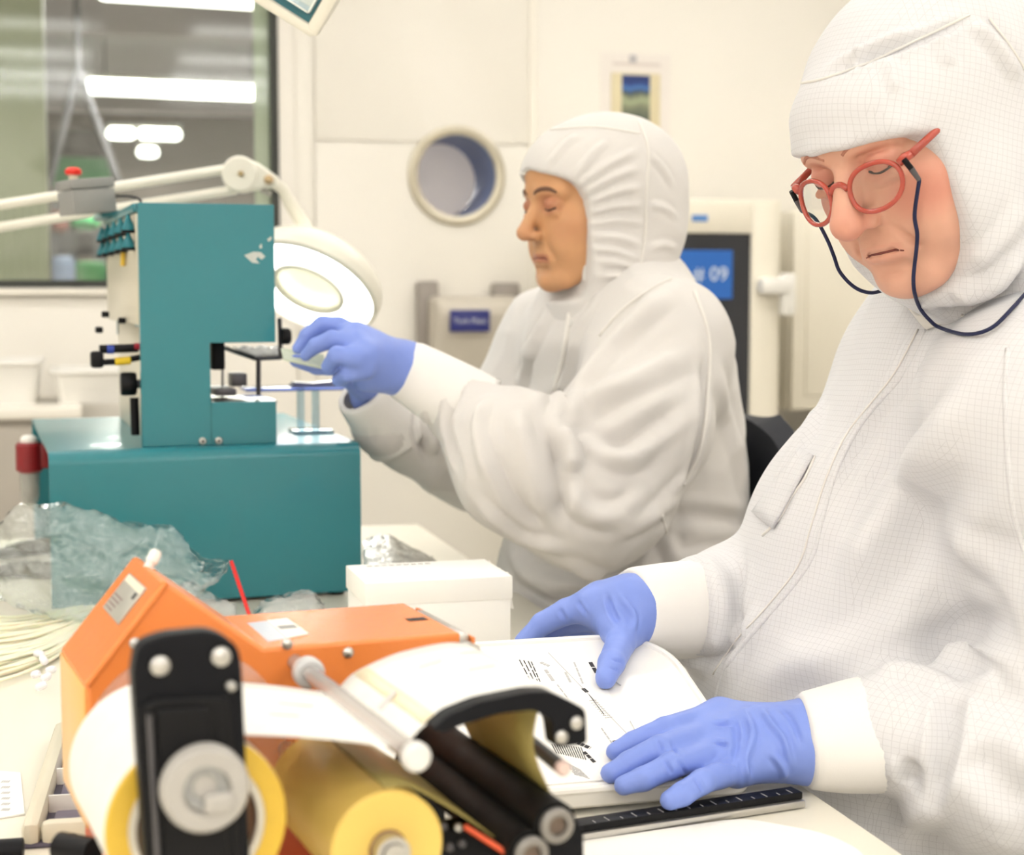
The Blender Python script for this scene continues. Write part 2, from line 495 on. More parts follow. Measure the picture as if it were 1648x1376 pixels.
for px, py, d, l, lab in hl:
    p = at(px, py, d)
    e = empty('hall_lamp', (p.x, p.y, p.z), math.radians(20), lab, 'hall lamp', 'lit lamps in the hall')
    B().box((-l / 2, -.05, -.05), (l / 2, .05, .05), 0.045, seg=3).build('lamp_tube', M_LAMP, e)
    B().box((-l / 2, -.05, .05), (l / 2, .05, .085), 0.005).build('lamp_housing', M_LUM, e)
    hz = HC - p.z
    for sx in (-.4, .4):
        B().tube([(l * sx, 0, .08), (l * sx, 0, hz)], .006, 6).build('suspension_rod', M_DARKSTEEL, e)
    area_light('hall_lamp_light', (p.x, p.y, p.z - .06), l, .12, 95 * l + 22, (1, .97, .92), (0, 0, math.radians(20)))
for d, px0, px1, py in ((9.5, 90, 445, 88), (13.5, 80, 440, 205)):
    a = at(px0 - 500, py, d); b = at(px1 + 60, py, d)
    o = room_obj(B().box((0, 0, 0), ((b - a).length, .25, .22)), 'ceiling_beam', mat('beam_grey_lilac', rgb(206, 198, 200), 0.8, noise=0.05))
    o.location = (a.x, a.y, HC - .22)
# hanging V strut
vs_ = at(126, 112, 9.0)
e = empty('hanging_strut', vs_, 0, 'grey inverted V strut hanging in the hall behind the lamp arm', 'strut')
M_STRUT = mat('strut_grey', rgb(84, 82, 86), 0.6, noise=0.05)
for q in ((78, 300), (192, 300)):
    p = at(q[0], q[1], 9.0) - vs_
    B().tube([(0, 0, 0), p], .022, 10).build('strut_leg', M_STRUT, e)
B().tube([(0, 0, -.02), (0, 0, HC - vs_.z)], .018, 10).build('strut_rod', M_STRUT, e)
# machines and crates far back in the hall
hb = [((150, 300), (82, 292), 12.0, (70, 128, 88), 'green machine housing at the back of the hall', 'machine'),
      ((155, 300), (150, 345), 12.4, (112, 66, 60), 'rusty red crate at the back of the hall', 'crate')]
def hall_box(x0, x1, y0, y1, d, colr, lab, cat, name):
    a = at(x0, y1, d); b = at(x1, y0, d)
    e = empty(name, ((a.x + b.x) / 2, d, 0), RA, lab, cat)
    w = (b.x - a.x) / 2
    m = mat(name + '_paint', rgb(*colr), 0.6, noise=0.1, nscale=6)
    B().box((-w, 0, a.z), (w, .5, b.z), 0.03).build('housing', m, e)
    B().box((-w * .8, -.02, lerp(a.z, b.z, .15)), (w * .8, .02, lerp(a.z, b.z, .45)), 0.01).build('door_panel', m, e)
    for sx in (-.85, .85):
        B().box((w * sx - .03, .1, 0), (w * sx + .03, .16, a.z)).build('leg', M_DARKSTEEL, e)
hall_box(84, 182, 252, 300, 12.9, (66, 128, 84), 'green machine housing above the grey control box, far in the hall', 'machine', 'green_machine')
hall_box(114, 160, 330, 366, 11.2, (72, 168, 104), 'bright green crate just below the lamp arm, far in the hall', 'crate', 'green_crate')
hall_box(84, 108, 338, 372, 12.2, (126, 72, 62), 'rust red crate left of the bright green one, far in the hall', 'crate', 'red_crate')
hall_box(82, 170, 372, 410, 13.4, (54, 50, 54), 'dark machine cabinet standing low in the hall', 'machine', 'dark_cabinet')
hall_box(84, 120, 412, 462, 9.4, (122, 134, 158), 'blue grey bin at the window bottom, in the hall', 'bin', 'grey_bin')
hall_box(122, 170, 420, 462, 10.2, (78, 134, 82), 'green bin beside the blue grey one, in the hall', 'bin', 'green_bin')
hall_box(82, 180, 208, 250, 15.5, (70, 66, 70), 'dark overhead duct box at the back of the hall', 'duct', 'duct_box')

# ------------------------------------------------------------------ things on the back wall
# paper towel dispenser
dv = WALLV - pn
def on_wall(px, py, v=dv): return ROOM.pix(px, py, v)
du, dz = on_wall(750, 590)
e = empty('towel_dispenser', ROOM.w(du, dv, dz - .06), RA, 'pale grey paper towel dispenser with blue label on the cream wall', 'dispenser')
def dl(px, py):
    u, z = on_wall(px, py); return u - du, z - (dz - .06)
M_DISP = mat('dispenser_grey', rgb(208, 200, 186), 0.4, noise=0.02)
M_DISPD = mat('dispenser_dark_grey', rgb(158, 150, 142), 0.45, noise=0.02)
for a, b in (((668, 452), (702, 610)), ((788, 455), (831, 610))):
    x0, z1 = dl(*a); x1, z0 = dl(*b)
    B().box((x0, -.05, z0), (x1, 0, z1), 0.01).build('side_bracket', M_DISPD, e)
x0, z1 = dl(684, 476); x1, z0 = dl(820, 640)
prof = []
for i in range(17):
    t = i / 16
    prof.append((-(0.20 - 0.10 * t ** 1.5) if i else -.12, lerp(z1, z0, t)))
prof[0] = (-.10, z1); prof[1] = (-.17, z1 - .01)
poly = [(0, z1)] + prof + [(0, z0)]
B().prism(rounded_poly(poly, 0.0), lambda a, b, t: Vector((t, a, b)), x0, x1).build('dispenser_cover', M_DISP, e, bevel=.018)
lx0, lz1 = ROOM.pix(725, 499, dv - .2); lx1, lz0 = ROOM.pix(788, 534, dv - .2)
lx0 -= du; lx1 -= du; lz0 -= dz - .06; lz1 -= dz - .06
lab = B().box((lx0, -.206, lz0), (lx1, -.16, lz1), 0.002).build('label_plate', mat('navy_label', rgb(44, 50, 120), 0.4, noise=0.05), e)
text_mesh('lettering', 'Tork Matic', (lx1 - lx0) * .19, mat('label_white', rgb(205, 208, 222), 0.6), lab, Matrix.Translation(((lx0 + lx1) / 2, -.2066, (lz0 + lz1) / 2)) @ Matrix.Rotation(PI / 2, 4, 'X'))

# notice with a photo
nu0, nz1 = on_wall(967, 84); nu1, nz0 = on_wall(1077, 250)
e = empty('wall_notice', ROOM.w((nu0 + nu1) / 2, dv, (nz0 + nz1) / 2), RA, 'white notice sheet with a framed photo, behind the seated person\'s hood', 'notice')
nc = ((nu0 + nu1) / 2, (nz0 + nz1) / 2)
def nl(px, py, v=dv):
    u, z = on_wall(px, py, v); return u - nc[0], z - nc[1]
B().box((nu0 - nc[0], -.004, nz0 - nc[1]), (nu1 - nc[0], 0, nz1 - nc[1])).build('sheet', mat('notice_paper', rgb(240, 233, 226), 0.7, noise=0.01), e)
x0, z1 = nl(983, 117); x1, z0 = nl(1060, 226)
pf = B().box((x0, -.012, z0), (x1, -.003, z1), 0.003).build('photo_mount', mat('cream_mount', rgb(226, 214, 178), 0.6, noise=0.04), e)
def photo_mat():
    m = mat('printed_photo', rgb(60, 66, 62), 0.5); nt = m.node_tree; p = nt.nodes['Principled BSDF']
    tc = nt.nodes.new('ShaderNodeTexCoord'); sx = nt.nodes.new('ShaderNodeSeparateXYZ')
    nt.links.new(tc.outputs['Generated'], sx.inputs[0])
    n = nt.nodes.new('ShaderNodeTexNoise'); n.inputs['Scale'].default_value = 2.2
    nt.links.new(tc.outputs['Generated'], n.inputs['Vector'])
    ad = nt.nodes.new('ShaderNodeMath'); ad.operation = 'MULTIPLY_ADD'; ad.inputs[1].default_value = 0.25
    nt.links.new(n.outputs['Fac'], ad.inputs[0]); nt.links.new(sx.outputs['Z'], ad.inputs[2])
    r = nt.nodes.new('ShaderNodeValToRGB'); el = r.color_ramp.elements
    el[0].position = .1; el[0].color = rgb(96, 118, 118); el[1].position = 1.08; el[1].color = rgb(40, 60, 120)
    for pos, cc in ((.38, (52, 62, 66)), (.6, (124, 130, 108)), (.72, (168, 176, 140)), (.82, (60, 72, 78)), (.9, (76, 122, 190))):
        q = el.new(pos); q.color = rgb(*cc)
    nt.links.new(ad.outputs[0], r.inputs[0]); nt.links.new(r.outputs[0], p.inputs['Base Color'])
    return m
x0, z1 = nl(999, 121); x1, z0 = nl(1043, 224)
B().box((x0, -.014, z0), (x1, -.011, z1)).build('photo', photo_mat(), pf)
x, z = nl(1018, 95)
B().box((x - .012, -.006, z - .012), (x + .012, -.003, z + .012), .002).build('emblem', mat('notice_grey_print', rgb(186, 184, 186), .7), e)
x0, z1 = nl(985, 100); x1, z0 = nl(1062, 108)
B().box((x0, -.0055, z0), (x1, -.0035, z1)).build('title_line', mat('notice_pale_print', rgb(222, 212, 206), .7), e)

# upright cabinet with dark glass door
cv_ = WALLV - .62
cx0, cz1 = ROOM.pix(985, 316, cv_); cx1, _ = ROOM.pix(1266, 316, cv_)
e = empty('glass_door_cabinet', ROOM.w((cx0 + cx1) / 2, cv_, 0), RA, 'upright cream cabinet with black glass door and blue number sign', 'cabinet')
cw = (cx1 - cx0) / 2; cc_ = (cx0 + cx1) / 2
def cl(px, py, v=cv_):
    u, z = ROOM.pix(px, py, v); return u - cc_, z
M_CAB = mat('cream_cabinet', rgb(238, 231, 214), 0.35, noise=0.012, nscale=10)
B().box((-cw, .03, .05), (cw, .6, cz1), 0.012).build('body', M_CAB, e)
gx1, gz1 = cl(1208, 376); gx0 = -gx1 - .02
ft = B()
ft.box((-cw, -.012, .06), (gx0, .028, cz1 - .012), .004).box((gx1, -.012, .06), (cw - .035, .028, cz1 - .012), .004)
ft.box((gx0, -.012, gz1), (gx1, .028, cz1 - .012), .004).box((gx0, -.012, .06), (gx1, .028, .3), .004)
dr = ft.build('door', M_CAB, e)
B().box((gx0, .0, .3), (gx1, .02, gz1)).build('glass_pane', mat('black_glass', rgb(44, 46, 52), 0.12, noise=0.1, nscale=8), dr)
sx0, sz1 = cl(1040, 402); sx1, sz0 = cl(1177, 481)
sg = B().box((sx0, -.006, sz0), (sx1, .001, sz1)).build('blue_sign', mat('blue_sign', rgb(38, 104, 190), 0.4, noise=0.03), e)
tx, tz = cl(1134, 442)
M_SGW = mat('sign_white', rgb(214, 226, 240), 0.6)
for ch_, px_ in (('1', 1099), ('#', 1123), ('0', 1148), ('9', 1163)):
    text_mesh('letter', ch_, (sz1 - sz0) * .42, M_SGW, sg, Matrix.Translation((cl(px_, 442)[0], -.0066, tz)) @ Matrix.Rotation(PI / 2, 4, 'X'))
x0, z1 = cl(1111, 346); x1, z0 = cl(1136, 357)
B().box((x0, -.015, z0), (x1, -.011, z1), .001).build('blue_badge', mat('badge_blue', rgb(92, 140, 204), .4), e)
hx0, hz1 = cl(1213, 447); hx1, hz0 = cl(1262, 474)
hn = B().box((hx0, -.06, hz0), (hx1, -.01, hz1), .014).build('handle', M_WHITEPL, dr)
hx0, hz1 = cl(1248, 440); hx1, hz0 = cl(1270, 508)
B().box((hx0, -.05, hz0), (hx1, -.012, hz1), .01).build('latch', M_WHITEPL, dr)
for sx in (-1, 1):
    B().box((sx * (cw - .06) - .02, .06, 0), (sx * (cw - .06) + .02, .12, .05)).build('foot', M_BLACK, e)
# wall cabinet beside it
kv = WALLV - .42
kx0, kz1 = ROOM.pix(1276, 338, kv); _, kz0 = ROOM.pix(1290, 661, kv)
kx1 = ROOM.pix(1640, 338, kv)[0]
e = empty('wall_cabinet', ROOM.w((kx0 + kx1) / 2, kv, kz0), RA, 'cream wall cabinet with inset door between cabinet and nearest person', 'cabinet')
kw = (kx1 - kx0) / 2; kh = kz1 - kz0
B().box((-kw, .02, 0), (kw, .42, kh), .006).build('body', M_CAB, e)
d = B().box((-kw + .003, -.004, .003), (kw - .003, .018, kh - .003), .004).build('door', M_CAB, e)
B().box((-kw + .045, -.010, .045), (kw - .045, -.002, kh - .045), .004).build('door_panel', M_CAB, d)
# grey lower panel below wall cabinet
pu0 = ROOM.pix(1268, 700, WALLV - .05)[0]
e = empty('low_cupboard', ROOM.w(pu0 + .6, WALLV - .30, 0), RA, 'grey beige low cupboard under the wall cabinet', 'cupboard')
B().box((-.6, .02, .08), (.52, .29, kz0 - .12), .006).build('body', M_GREYBEIGE, e)
for i in range(2):
    B().box((-.595 + .56 * i, 0, .1), (-.045 + .56 * i, .02, kz0 - .13), .004).build('door', M_GREYBEIGE, e)
B().box((-.6, .05, 0), (.52, .27, .08)).build('plinth', M_BLACK, e)

# low counter under the window
ct = WALLV - .55
_, tz1 = ROOM.pix(40, 657, ct)
cu1_ = ROOM.pix(120, 700, ct)[0]
e = empty('window_counter', ROOM.w(cu1_, ct, 0), RA, 'low grey counter with white top under the window, behind the teal machine', 'counter')
B().box((-1.9, .02, .08), (0, .53, tz1 - .03), .005).build('body', M_GREYBEIGE, e)
B().box((-1.92, 0, tz1 - .03), (.02, .535, tz1), .006).build('worktop', M_TRIM, e)
for i in range(3):
    B().box((-1.89 + .63 * i, 0, .1), (-1.27 + .63 * i, .02, tz1 - .05), .004).build('door', M_GREYBEIGE, e)
B().box((-1.9, .06, 0), (0, .5, .08)).build('plinth', M_BLACK, e)
for px0, px1, py0, lab in ((-70, 66, 586, 'white storage tub at the picture edge, on the window counter'), (84, 214, 600, 'white storage tub behind the teal machine, on the window counter')):
    x0 = ROOM.pix(px0, 640, ct + .12)[0] - cu1_; x1, = (ROOM.pix(px1, 640, ct + .12)[0] - cu1_,)
    z1 = ROOM.pix(px0, py0, ct + .12)[1]
    t = empty('storage_tub', ROOM.w(cu1_ + (x0 + x1) / 2, ct + .27, tz1), RA, lab, 'tub', 'white tubs on the window counter')
    w = (x1 - x0) / 2; h = z1 - tz1
    b = B(); n = 5
    tap = [(-w * .86, -.13 * .9), (w * .86, -.13 * .9), (w * .86, .13 * .9), (-w * .86, .13 * .9)]
    lo = rounded_poly(tap, .03); hi = [(x / .86, y / .9) for x, y in lo]; inn = [(x * .95, y * .95) for x, y in hi]; inl = [(x * .93, y * .93) for x, y in lo]
    k = len(lo); vs = [(x, y, 0) for x, y in lo] + [(x, y, h) for x, y in hi] + [(x, y, h) for x, y in inn] + [(x, y, .006) for x, y in inl]
    fs = [tuple(range(k - 1, -1, -1)), tuple(range(3 * k, 4 * k))]
    for r in range(3):
        for i in range(k):
            j = (i + 1) % k; fs.append((r * k + i, r * k + j, (r + 1) * k + j, (r + 1) * k + i))
    b.add(vs, fs).build('tub_body', M_WHITEPL, t)
    B().tube([(x * 1.02, y * 1.02, h) for x, y in hi], .007, 8, closed=True).build('rim', M_WHITEPL, t)
# ------------------------------------------------------------------ work table
M_TABLE = mat('cream_laminate', rgb(238, 232, 216), 0.35, noise=0.02, nscale=6, bump=0.02)
TU0, TU1, TV0, TV1 = -1.5, 0.59, 0.1, 2.86
e = empty('work_table', ROOM.w((TU0 + TU1) / 2, (TV0 + TV1) / 2, 0), RA, 'long cream laminate work table carrying the machines', 'table')
tw, tl_ = (TU1 - TU0) / 2, (TV1 - TV0) / 2
B().box((-tw, -tl_, TABZ - .03), (tw, tl_, TABZ), .004).build('tabletop', M_TABLE, e)
for sx in (-1, 1):
    for sy in (-1, 1):
        B().box((sx * (tw - .1) - .025, sy * (tl_ - .1) - .025, 0), (sx * (tw - .1) + .025, sy * (tl_ - .1) + .025, TABZ - .03), .003).build('leg', M_WHITELAC, e)
    B().box((sx * (tw - .1) - .015, -tl_ + .12, TABZ - .09), (sx * (tw - .1) + .015, tl_ - .12, TABZ - .03)).build('apron', M_WHITELAC, e)

class Tilt:
    "tilted local plane: pix() meets local height z"
    def __init__(s, M): s.M = M; s.I = M.inverted()
    def pix(s, px, py, z=0.0):
        o = s.I @ Vector((0, 0, CAMZ)); d = (s.I.to_3x3() @ ray(px, py))
        t = (z - o.z) / d.z
        p = o + d * t
        return p.x, p.y

def flat(b, poly, z0, z1): return b.prism(poly, lambda x, y, t: Vector((x, y, t)), z0, z1)

# ------------------------------------------------------------------ teal bench machine
M_TEAL = mat('teal_enamel', rgb(47, 126, 136), 0.28, noise=0.05, nscale=3, bump=0.02, bscale=200, coat=0.2)
M_TEALD = mat('teal_fitting', rgb(30, 116, 128), 0.4, noise=0.08, nscale=60)
M_PALE = mat('pale_cover', rgb(218, 211, 192), 0.32, metal=0.25, noise=0.04, nscale=6)
M_CLEARBL = clear_mat('clear_acrylic', (0.78, 0.9, 0.95, 1), 0.03, gloss=1.6, body=.12, body_c=(.7, .85, .95, 1))
TM = Frame(at_z(84, 987, TABZ), math.radians(18.5))
tm = frame_empty('sealing_machine', TM, 'teal bench machine with C-shaped head on a wide base', 'machine')
W = TM.pix(582, 958)[0]; H = TM.pix(81, 728)[1]; D = .60
def bent(y0, y1, h, r, th):
    out = [(y0, 0.006)]
    for k in range(9):
        a = PI - k / 8 * PI / 2
        out.append((y0 + r + r * math.cos(a), h - r + r * math.sin(a)))
    for k in range(9):
        a = PI / 2 - k / 8 * PI / 2
        out.append((y1 - r + r * math.cos(a), h - r + r * math.sin(a)))
    out.append((y1, .006))
    inn = [(y0 + th, .006)] + [(y0 + r + (r - th) * math.cos(PI - k / 8 * PI / 2), h - r + (r - th) * math.sin(PI - k / 8 * PI / 2)) for k in range(9)] + \
          [(y1 - r + (r - th) * math.cos(PI / 2 - k / 8 * PI / 2), h - r + (r - th) * math.sin(PI / 2 - k / 8 * PI / 2)) for k in range(9)] + [(y1 - th, .006)]
    n = len(out); vs = []; fs = []
    for x in (0, W):
        vs += [(x, a, b) for a, b in out] + [(x, a, b) for a, b in inn]
    for i in range(n - 1):
        fs += [(i, i + 1, i + 1 + 2 * n, i + 2 * n), (n + i, n + i + 2 * n, n + i + 1 + 2 * n, n + i + 1), (i, n + i, n + i + 1, i + 1), (2 * n + i, 2 * n + i + 1, 3 * n + i + 1, 3 * n + i)]
    fs += [(0, 2 * n, 3 * n, n), (n - 1, 2 * n - 1, 4 * n - 1, 3 * n - 1)]
    return vs, fs
B().add(*bent(0, D, H, .018, .004)).build('base_cover', M_TEAL, tm)
B().box((.05, .03, .012), (W - .03, .24, H - .03), .004).build('inner_chassis', M_PALE, tm)
B().box((W - .024, .01, .008), (W - .02, D - .01, H - .02)).build('side_plate', M_TEAL, tm)
for x in (.03, W - .03):
    for y in (.03, D - .04):
        B().lathe([(.012, -.0), (.012, .012)], (x, y, 0), (0, 0, 1), 16).build('rubber_foot', M_BLACK, tm)
# head: C-shaped front plate
YF = .03
def q(px, py, y=YF): return TM.pix(px, py, y)
cpoly = [q(220.5, 324), q(441, 331), q(442, 552), q(338, 552), q(340, 648), q(443, 648), q(444, 718), q(231, 721)]
cpoly = [(x, max(z, H) if i > 5 else z) for i, (x, z) in enumerate(cpoly)]
xl = (cpoly[0][0] + cpoly[7][0]) / 2; xr = cpoly[1][0]; xn = cpoly[3][0]; zt = (cpoly[0][1] + cpoly[1][1]) / 2; zn1 = cpoly[3][1]; zn0 = cpoly[4][1]
cpoly = [(xl, zt), (xr, zt), (xr, zn1), (xn, zn1), (xn, zn0), (xr, zn0), (xr, H), (xl, H)]
B().prism(cpoly, lambda a, b, t: Vector((a, t, b)), YF, YF + .016).build('head_front', M_TEAL, tm, bevel=.0012)
B().box((xn - .0005, YF - .0006, H), (xn + .0005, YF + .001, zn0)).build('panel_joint', mat('teal_joint_line', rgb(30, 98, 104), .5), tm)
yb = .54
B().box((xl + .004, YF + .016, zn1 + .02), (xr, YF + .12, zt - .001), .002).build('head_top_housing', M_TEAL, tm)
B().box((xl - .002, YF + .018, zn1 + .024), (xl + .03, yb, zt - .012), .003).build('side_cover', M_PALE, tm)
B().box((xl - .006, YF + .016, zt - .012), (xl + .1, yb + .01, zt), .003).build('top_cover', M_TEAL, tm)
B().box((xl + .014, YF + .06, H), (xl + .03, yb, zn1 + .022), .002).build('lower_side_plate', M_PALE, tm)
B().box((xl + .012, YF + .016, H), (xn - .01, YF + .06, zn1 + .024), .002).build('spine', M_DARKSTEEL, tm)
B().box((xl + .012, yb - .004, zn1), (xl + .016, yb - .002, zt - .05)).build('edge_strip', mat('blue_grey_strip', rgb(128, 150, 160), .2, noise=.05), tm)
for row, (py, hgt) in enumerate(((372, .022), (400, .022))):
    for k in range(5):
        y = YF + .035 + (yb - YF - .06) * k / 4
        z = TM.pix(222, py, YF + .03)[1]
        f = B().lathe([(.0085, 0), (.0085, .005), (.0075, .008), (.0028, .019), (.0028, hgt)], (xl - .010, y, z), (0, 0, 1), 14).build('air_fitting', M_TEALD, tm)
        B().lathe([(.0095, -.0025), (.0095, .0012)], (xl - .010, y, z), (0, 0, 1), 14).build('fitting_ring', M_BLACK, f)
        B().tube([(xl - .010, y, z + .004), (xl + .002, y, z + .004)], .004, 10).build('fitting_stem', M_STEEL, f)
p = TM.pix(184, 402, YF + .16); p2 = TM.pix(187, 428, YF + .16)
B().tube([(xl - .006, YF + .16, p[1]), (xl - .007, YF + .16, p2[1])], .0035, 8).build('yellow_hose', mat('yellow_hose', rgb(236, 196, 70), .45, noise=.05), tm)
# screws on the plate
for px in (326, 352):
    x, z = q(px, 714); z = max(z, H + .006)
    s_ = B().lathe([(.0052, 0), (.0052, .002), (.004, .0035), (0, .004)], (x, YF, z), (0, -1, 0), 18).build('screw', M_STEEL, tm)
    B().lathe([(.002, 0), (.002, .0006)], (x, YF - .0038, z), (0, -1, 0), 6).build('socket', M_BLACK, s_)
# chipped paint patches
M_CHIP = mat('bare_primer', rgb(196, 200, 192), .6, noise=.08, nscale=200)
for pts in ([(393, 411), (408, 405), (420, 406), (427, 413), (421, 418), (414, 413), (412, 418), (418, 424), (406, 423)], [(417, 396), (421, 392), (422, 399), (418, 400)], [(430, 385), (437, 380), (437, 386), (432, 389)]):
    B().prism([q(*p) for p in pts], lambda a, b, t: Vector((a, t, b)), YF - .0004, YF + .001).build('paint_chip', M_CHIP, tm)
# pneumatics on the left
def tmw(px, py, y): x, z = TM.pix(px, py, y); return Vector((x, y, z))
yp = YF + .05
a = tmw(147, 578, yp)
h_ = B().box(tmw(146, 592, yp) + Vector((0, -.012, 0)), tmw(166, 565, yp) + Vector((0, .012, 0)), .004).build('valve_head', M_BLACK, tm)
B().tube([tmw(160, 562, yp), tmw(222, 560, yp)], .006, 14).build('valve_rod', M_BLACK, tm)
B().tube([tmw(172, 562, yp), tmw(183, 562, yp)], .0064, 14).build('blue_sleeve', mat('blue_ring', rgb(48, 72, 168), .4), tm)
B().tube([tmw(164, 583, yp), tmw(188, 582, yp), tmw(226, 575, yp)], .0042, 12).build('black_hose', M_BLACK, tm)
B().tube([tmw(185, 582, yp - .002), tmw(210, 580, yp - .002)], .0055, 12).build('yellow_sleeve', mat('yellow_sleeve', rgb(236, 200, 40), .4), tm)
B().tube([tmw(216, 558, yp - .002), tmw(226, 558, yp - .002)], .005, 12).build('red_collar', mat('red_collar', rgb(168, 44, 60), .4), tm)
rg = B().lathe([(.0145, 0), (.016, .003), (.016, .018), (.0145, .021)], tmw(194, 618, yp), (TM.x * 0 + Vector((1, 0, 0))), 24).build('dial_knob', M_BLACK, tm)
B().tube([tmw(205, 618, yp), tmw(240, 618, yp)], .006, 12).build('dial_shaft', M_DARKSTEEL, tm)
B().tube([tmw(216, 640, yp), tmw(218, 700, yp)], .006, 12).build('hose', M_BLACK, tm)
for px, py in ((170, 506), (197, 516), (160, 531)):
    B().box(tmw(px - 6, py + 5, yp + .12) , tmw(px + 6, py - 5, yp + .12) + Vector((0, .012, 0)), .002).build('plug', M_BLACK, tm)
# tooling in the throat
YT = YF + .1
def tq(px, py, y=YT): x, z = TM.pix(px, py, y); return Vector((x, y, z))
B().box(tq(336, 594) + Vector((0, -.03, 0)), tq(357, 545) + Vector((0, .03, 0)), .003).build('press_block', M_BLACK, tm)
B().tube([tq(358, 552), tq(358, 640)], .0018, 8).build('guide_pin', M_STEEL, tm)
B().box((xn - .01, YF + .018, zn0 - .004), (xr + .005, YF + .16, zn0), .001).build('lower_platen', M_STEEL, tm)
B().box(tq(338, 634) + Vector((0, -.05, 0)), tq(372, 622) + Vector((0, .04, 0)), .002).build('slide_rail', M_DARKSTEEL, tm)
B().box(tq(372, 622) + Vector((0, -.01, 0)), tq(396, 600) + Vector((0, .03, 0)), .002).build('clamp_block', M_DARKSTEEL, tm)
fr = [tq(362, 560, YT + .05), tq(378, 566, YT + .02), tq(411, 577, YT - .02), tq(452, 575, YT - .02)]
b = B()
for p0, p1 in zip(fr, fr[1:]): b.tube([p0, p1], .0034, 4)
b.build('holder_frame', M_DARKSTEEL, tm)
B().tube([tq(416, 578, YT - .02), tq(416, 636, YT - .02)], .0034, 4).build('holder_post', M_DARKSTEEL, tm)
B().tube([tq(450, 512, YT - .02), tq(452, 578, YT - .02)], .0032, 4).build('knob_bar', M_DARKSTEEL, tm)
B().lathe([(.0105, 0), (.0118, .002), (.0118, .011), (.0095, .014)], tq(452, 541, YT - .02), (1, 0, 0), 10).build('clamp_knob', M_BLACK, tm)
rows = [[tq(lerp(x0, x1, j / 8), lerp(y0, y1, j / 8) + 2.2 * math.sin(j * 2.1 + i), YT + .03 - .012 * i) for j in range(9)] for i, (x0, y0, x1, y1) in enumerate(((374, 558, 446, 557), (384, 562, 448, 561), (394, 568, 449, 566), (402, 574, 448, 572)))]
B().grid(rows, .0008).build('crumpled_film', clear_mat('white_film', (.9, .92, .92, 1), .2, body=.55, bump=.3), tm, smooth=180)
# clear acrylic shelf on posts
YS = YF + .16
x0, z0 = TM.pix(392, 627, YS); x1, _ = TM.pix(632, 627, YS)
sh = B().box((x0, YS - .03, z0 - .002), (x1, YS + .05, z0 + .003), .0008).build('acrylic_shelf', clear_mat('blue_acrylic', (.42, .5, .8, 1), .04, gloss=1.2, body=.35, body_c=(.2, .26, .62, 1)), tm)
xm0, zm = TM.pix(468, 612, YS); xm1, _ = TM.pix(556, 612, YS)
B().prism([(xm0 - .004, z0 + .003), (xm0 + .004, zm - .002), (xm0 + .03, zm - .004), (xm1, zm), (xm1 + .004, z0 + .003)], lambda a, b, t: Vector((a, t, b)), YS - .02, YS + .01).build('shelf_block', mat('smoky_acrylic', rgb(104, 108, 140), .2, noise=.05), sh)
for px in (484, 508):
    x, _ = TM.pix(px, 660, YS + (.01 if px < 500 else -.02))
    B().tube([(x, YS + (.01 if px < 500 else -.02), H), (x, YS + (.01 if px < 500 else -.02), z0)], .0058, 14).build('acrylic_post', M_CLEARBL, tm)
x0, _ = TM.pix(468, 690, YS); x1, _ = TM.pix(530, 690, YS)
B().box((x0, YS - .035, H), (x1, YS + .02, H + .006), .001).build('post_foot', M_CLEARBL, tm)
# grey control box with red button, on a bracket
p = at(120, 345, 2.42); l_ = TM.loc(p)
Mx = Matrix.Translation(l_) @ Matrix.Rotation(math.radians(14), 4, 'Z') @ Matrix.Rotation(math.radians(-5.5), 4, 'Y')
cb_ = B().box((0, 0, 0), (.066, .075, .036), .002, Mx).build('control_box', M_GREYPL, tm)
B().box((-.0006, -.0006, .037), (.0666, .0756, .052), .002, Mx).build('box_lid', M_GREYPL, cb_)
B().lathe([(.007, 0), (.007, .008), (0, .008)], Mx @ Vector((.014, .03, .052)), (0, 0, 1), 16).build('button_collar', mat('cream_collar', rgb(226, 214, 190), .4), cb_)
B().lathe([(.0105, .007), (.0125, .010), (.0125, .014), (.008, .018), (0, .019)], Mx @ Vector((.014, .03, .052)), (0, 0, 1), 24).build('red_button', mat('red_button', rgb(232, 50, 36), .3, noise=.05), cb_)
B().box(Mx @ Vector((.05, .03, -.006)), Vector((xl + .06, yb - .005, zt + .006)), .002).build('box_bracket', M_TEAL, tm)
B().tube(smooth_path([Mx @ Vector((.066, .05, .02)), Mx @ Vector((.078, .05, .024)), (xl + .012, YF + .1, zt + .01), (xl + .003, YF + .06, zt - .02)], 6), .0022, 8).build('cable', M_BLACK, cb_)
# red pressure regulator on the left side
pr_ = TM.loc(at(47, 735, 2.46)); M_RED = mat('red_regulator', rgb(138, 28, 34), .35, noise=.1, nscale=60)
rgp = B().lathe([(.016, -.024), (.020, -.020), (.020, .018), (.017, .022)], pr_, (0, 0, 1), 24).build('regulator_body', M_RED, tm)
B().box(pr_ + Vector((.015, -.012, -.018)), (.02, pr_.y + .012, pr_.z + .02), .003).build('regulator_mount', M_RED, tm)
B().lathe([(.013, .022), (.013, .028), (.008, .033), (0, .034)], pr_, (0, 0, 1), 20).build('regulator_cap', M_WHITEPL, rgp)
B().lathe([(.0, -.075), (.009, -.074), (.014, -.064), (.0155, -.024), (.013, -.024), (.012, -.06), (0, -.07)], pr_, (0, 0, 1), 20).build('regulator_bowl', clear_mat('clear_bowl', (.85, .85, .82, 1), .03, gloss=1.8, body=.25), rgp)

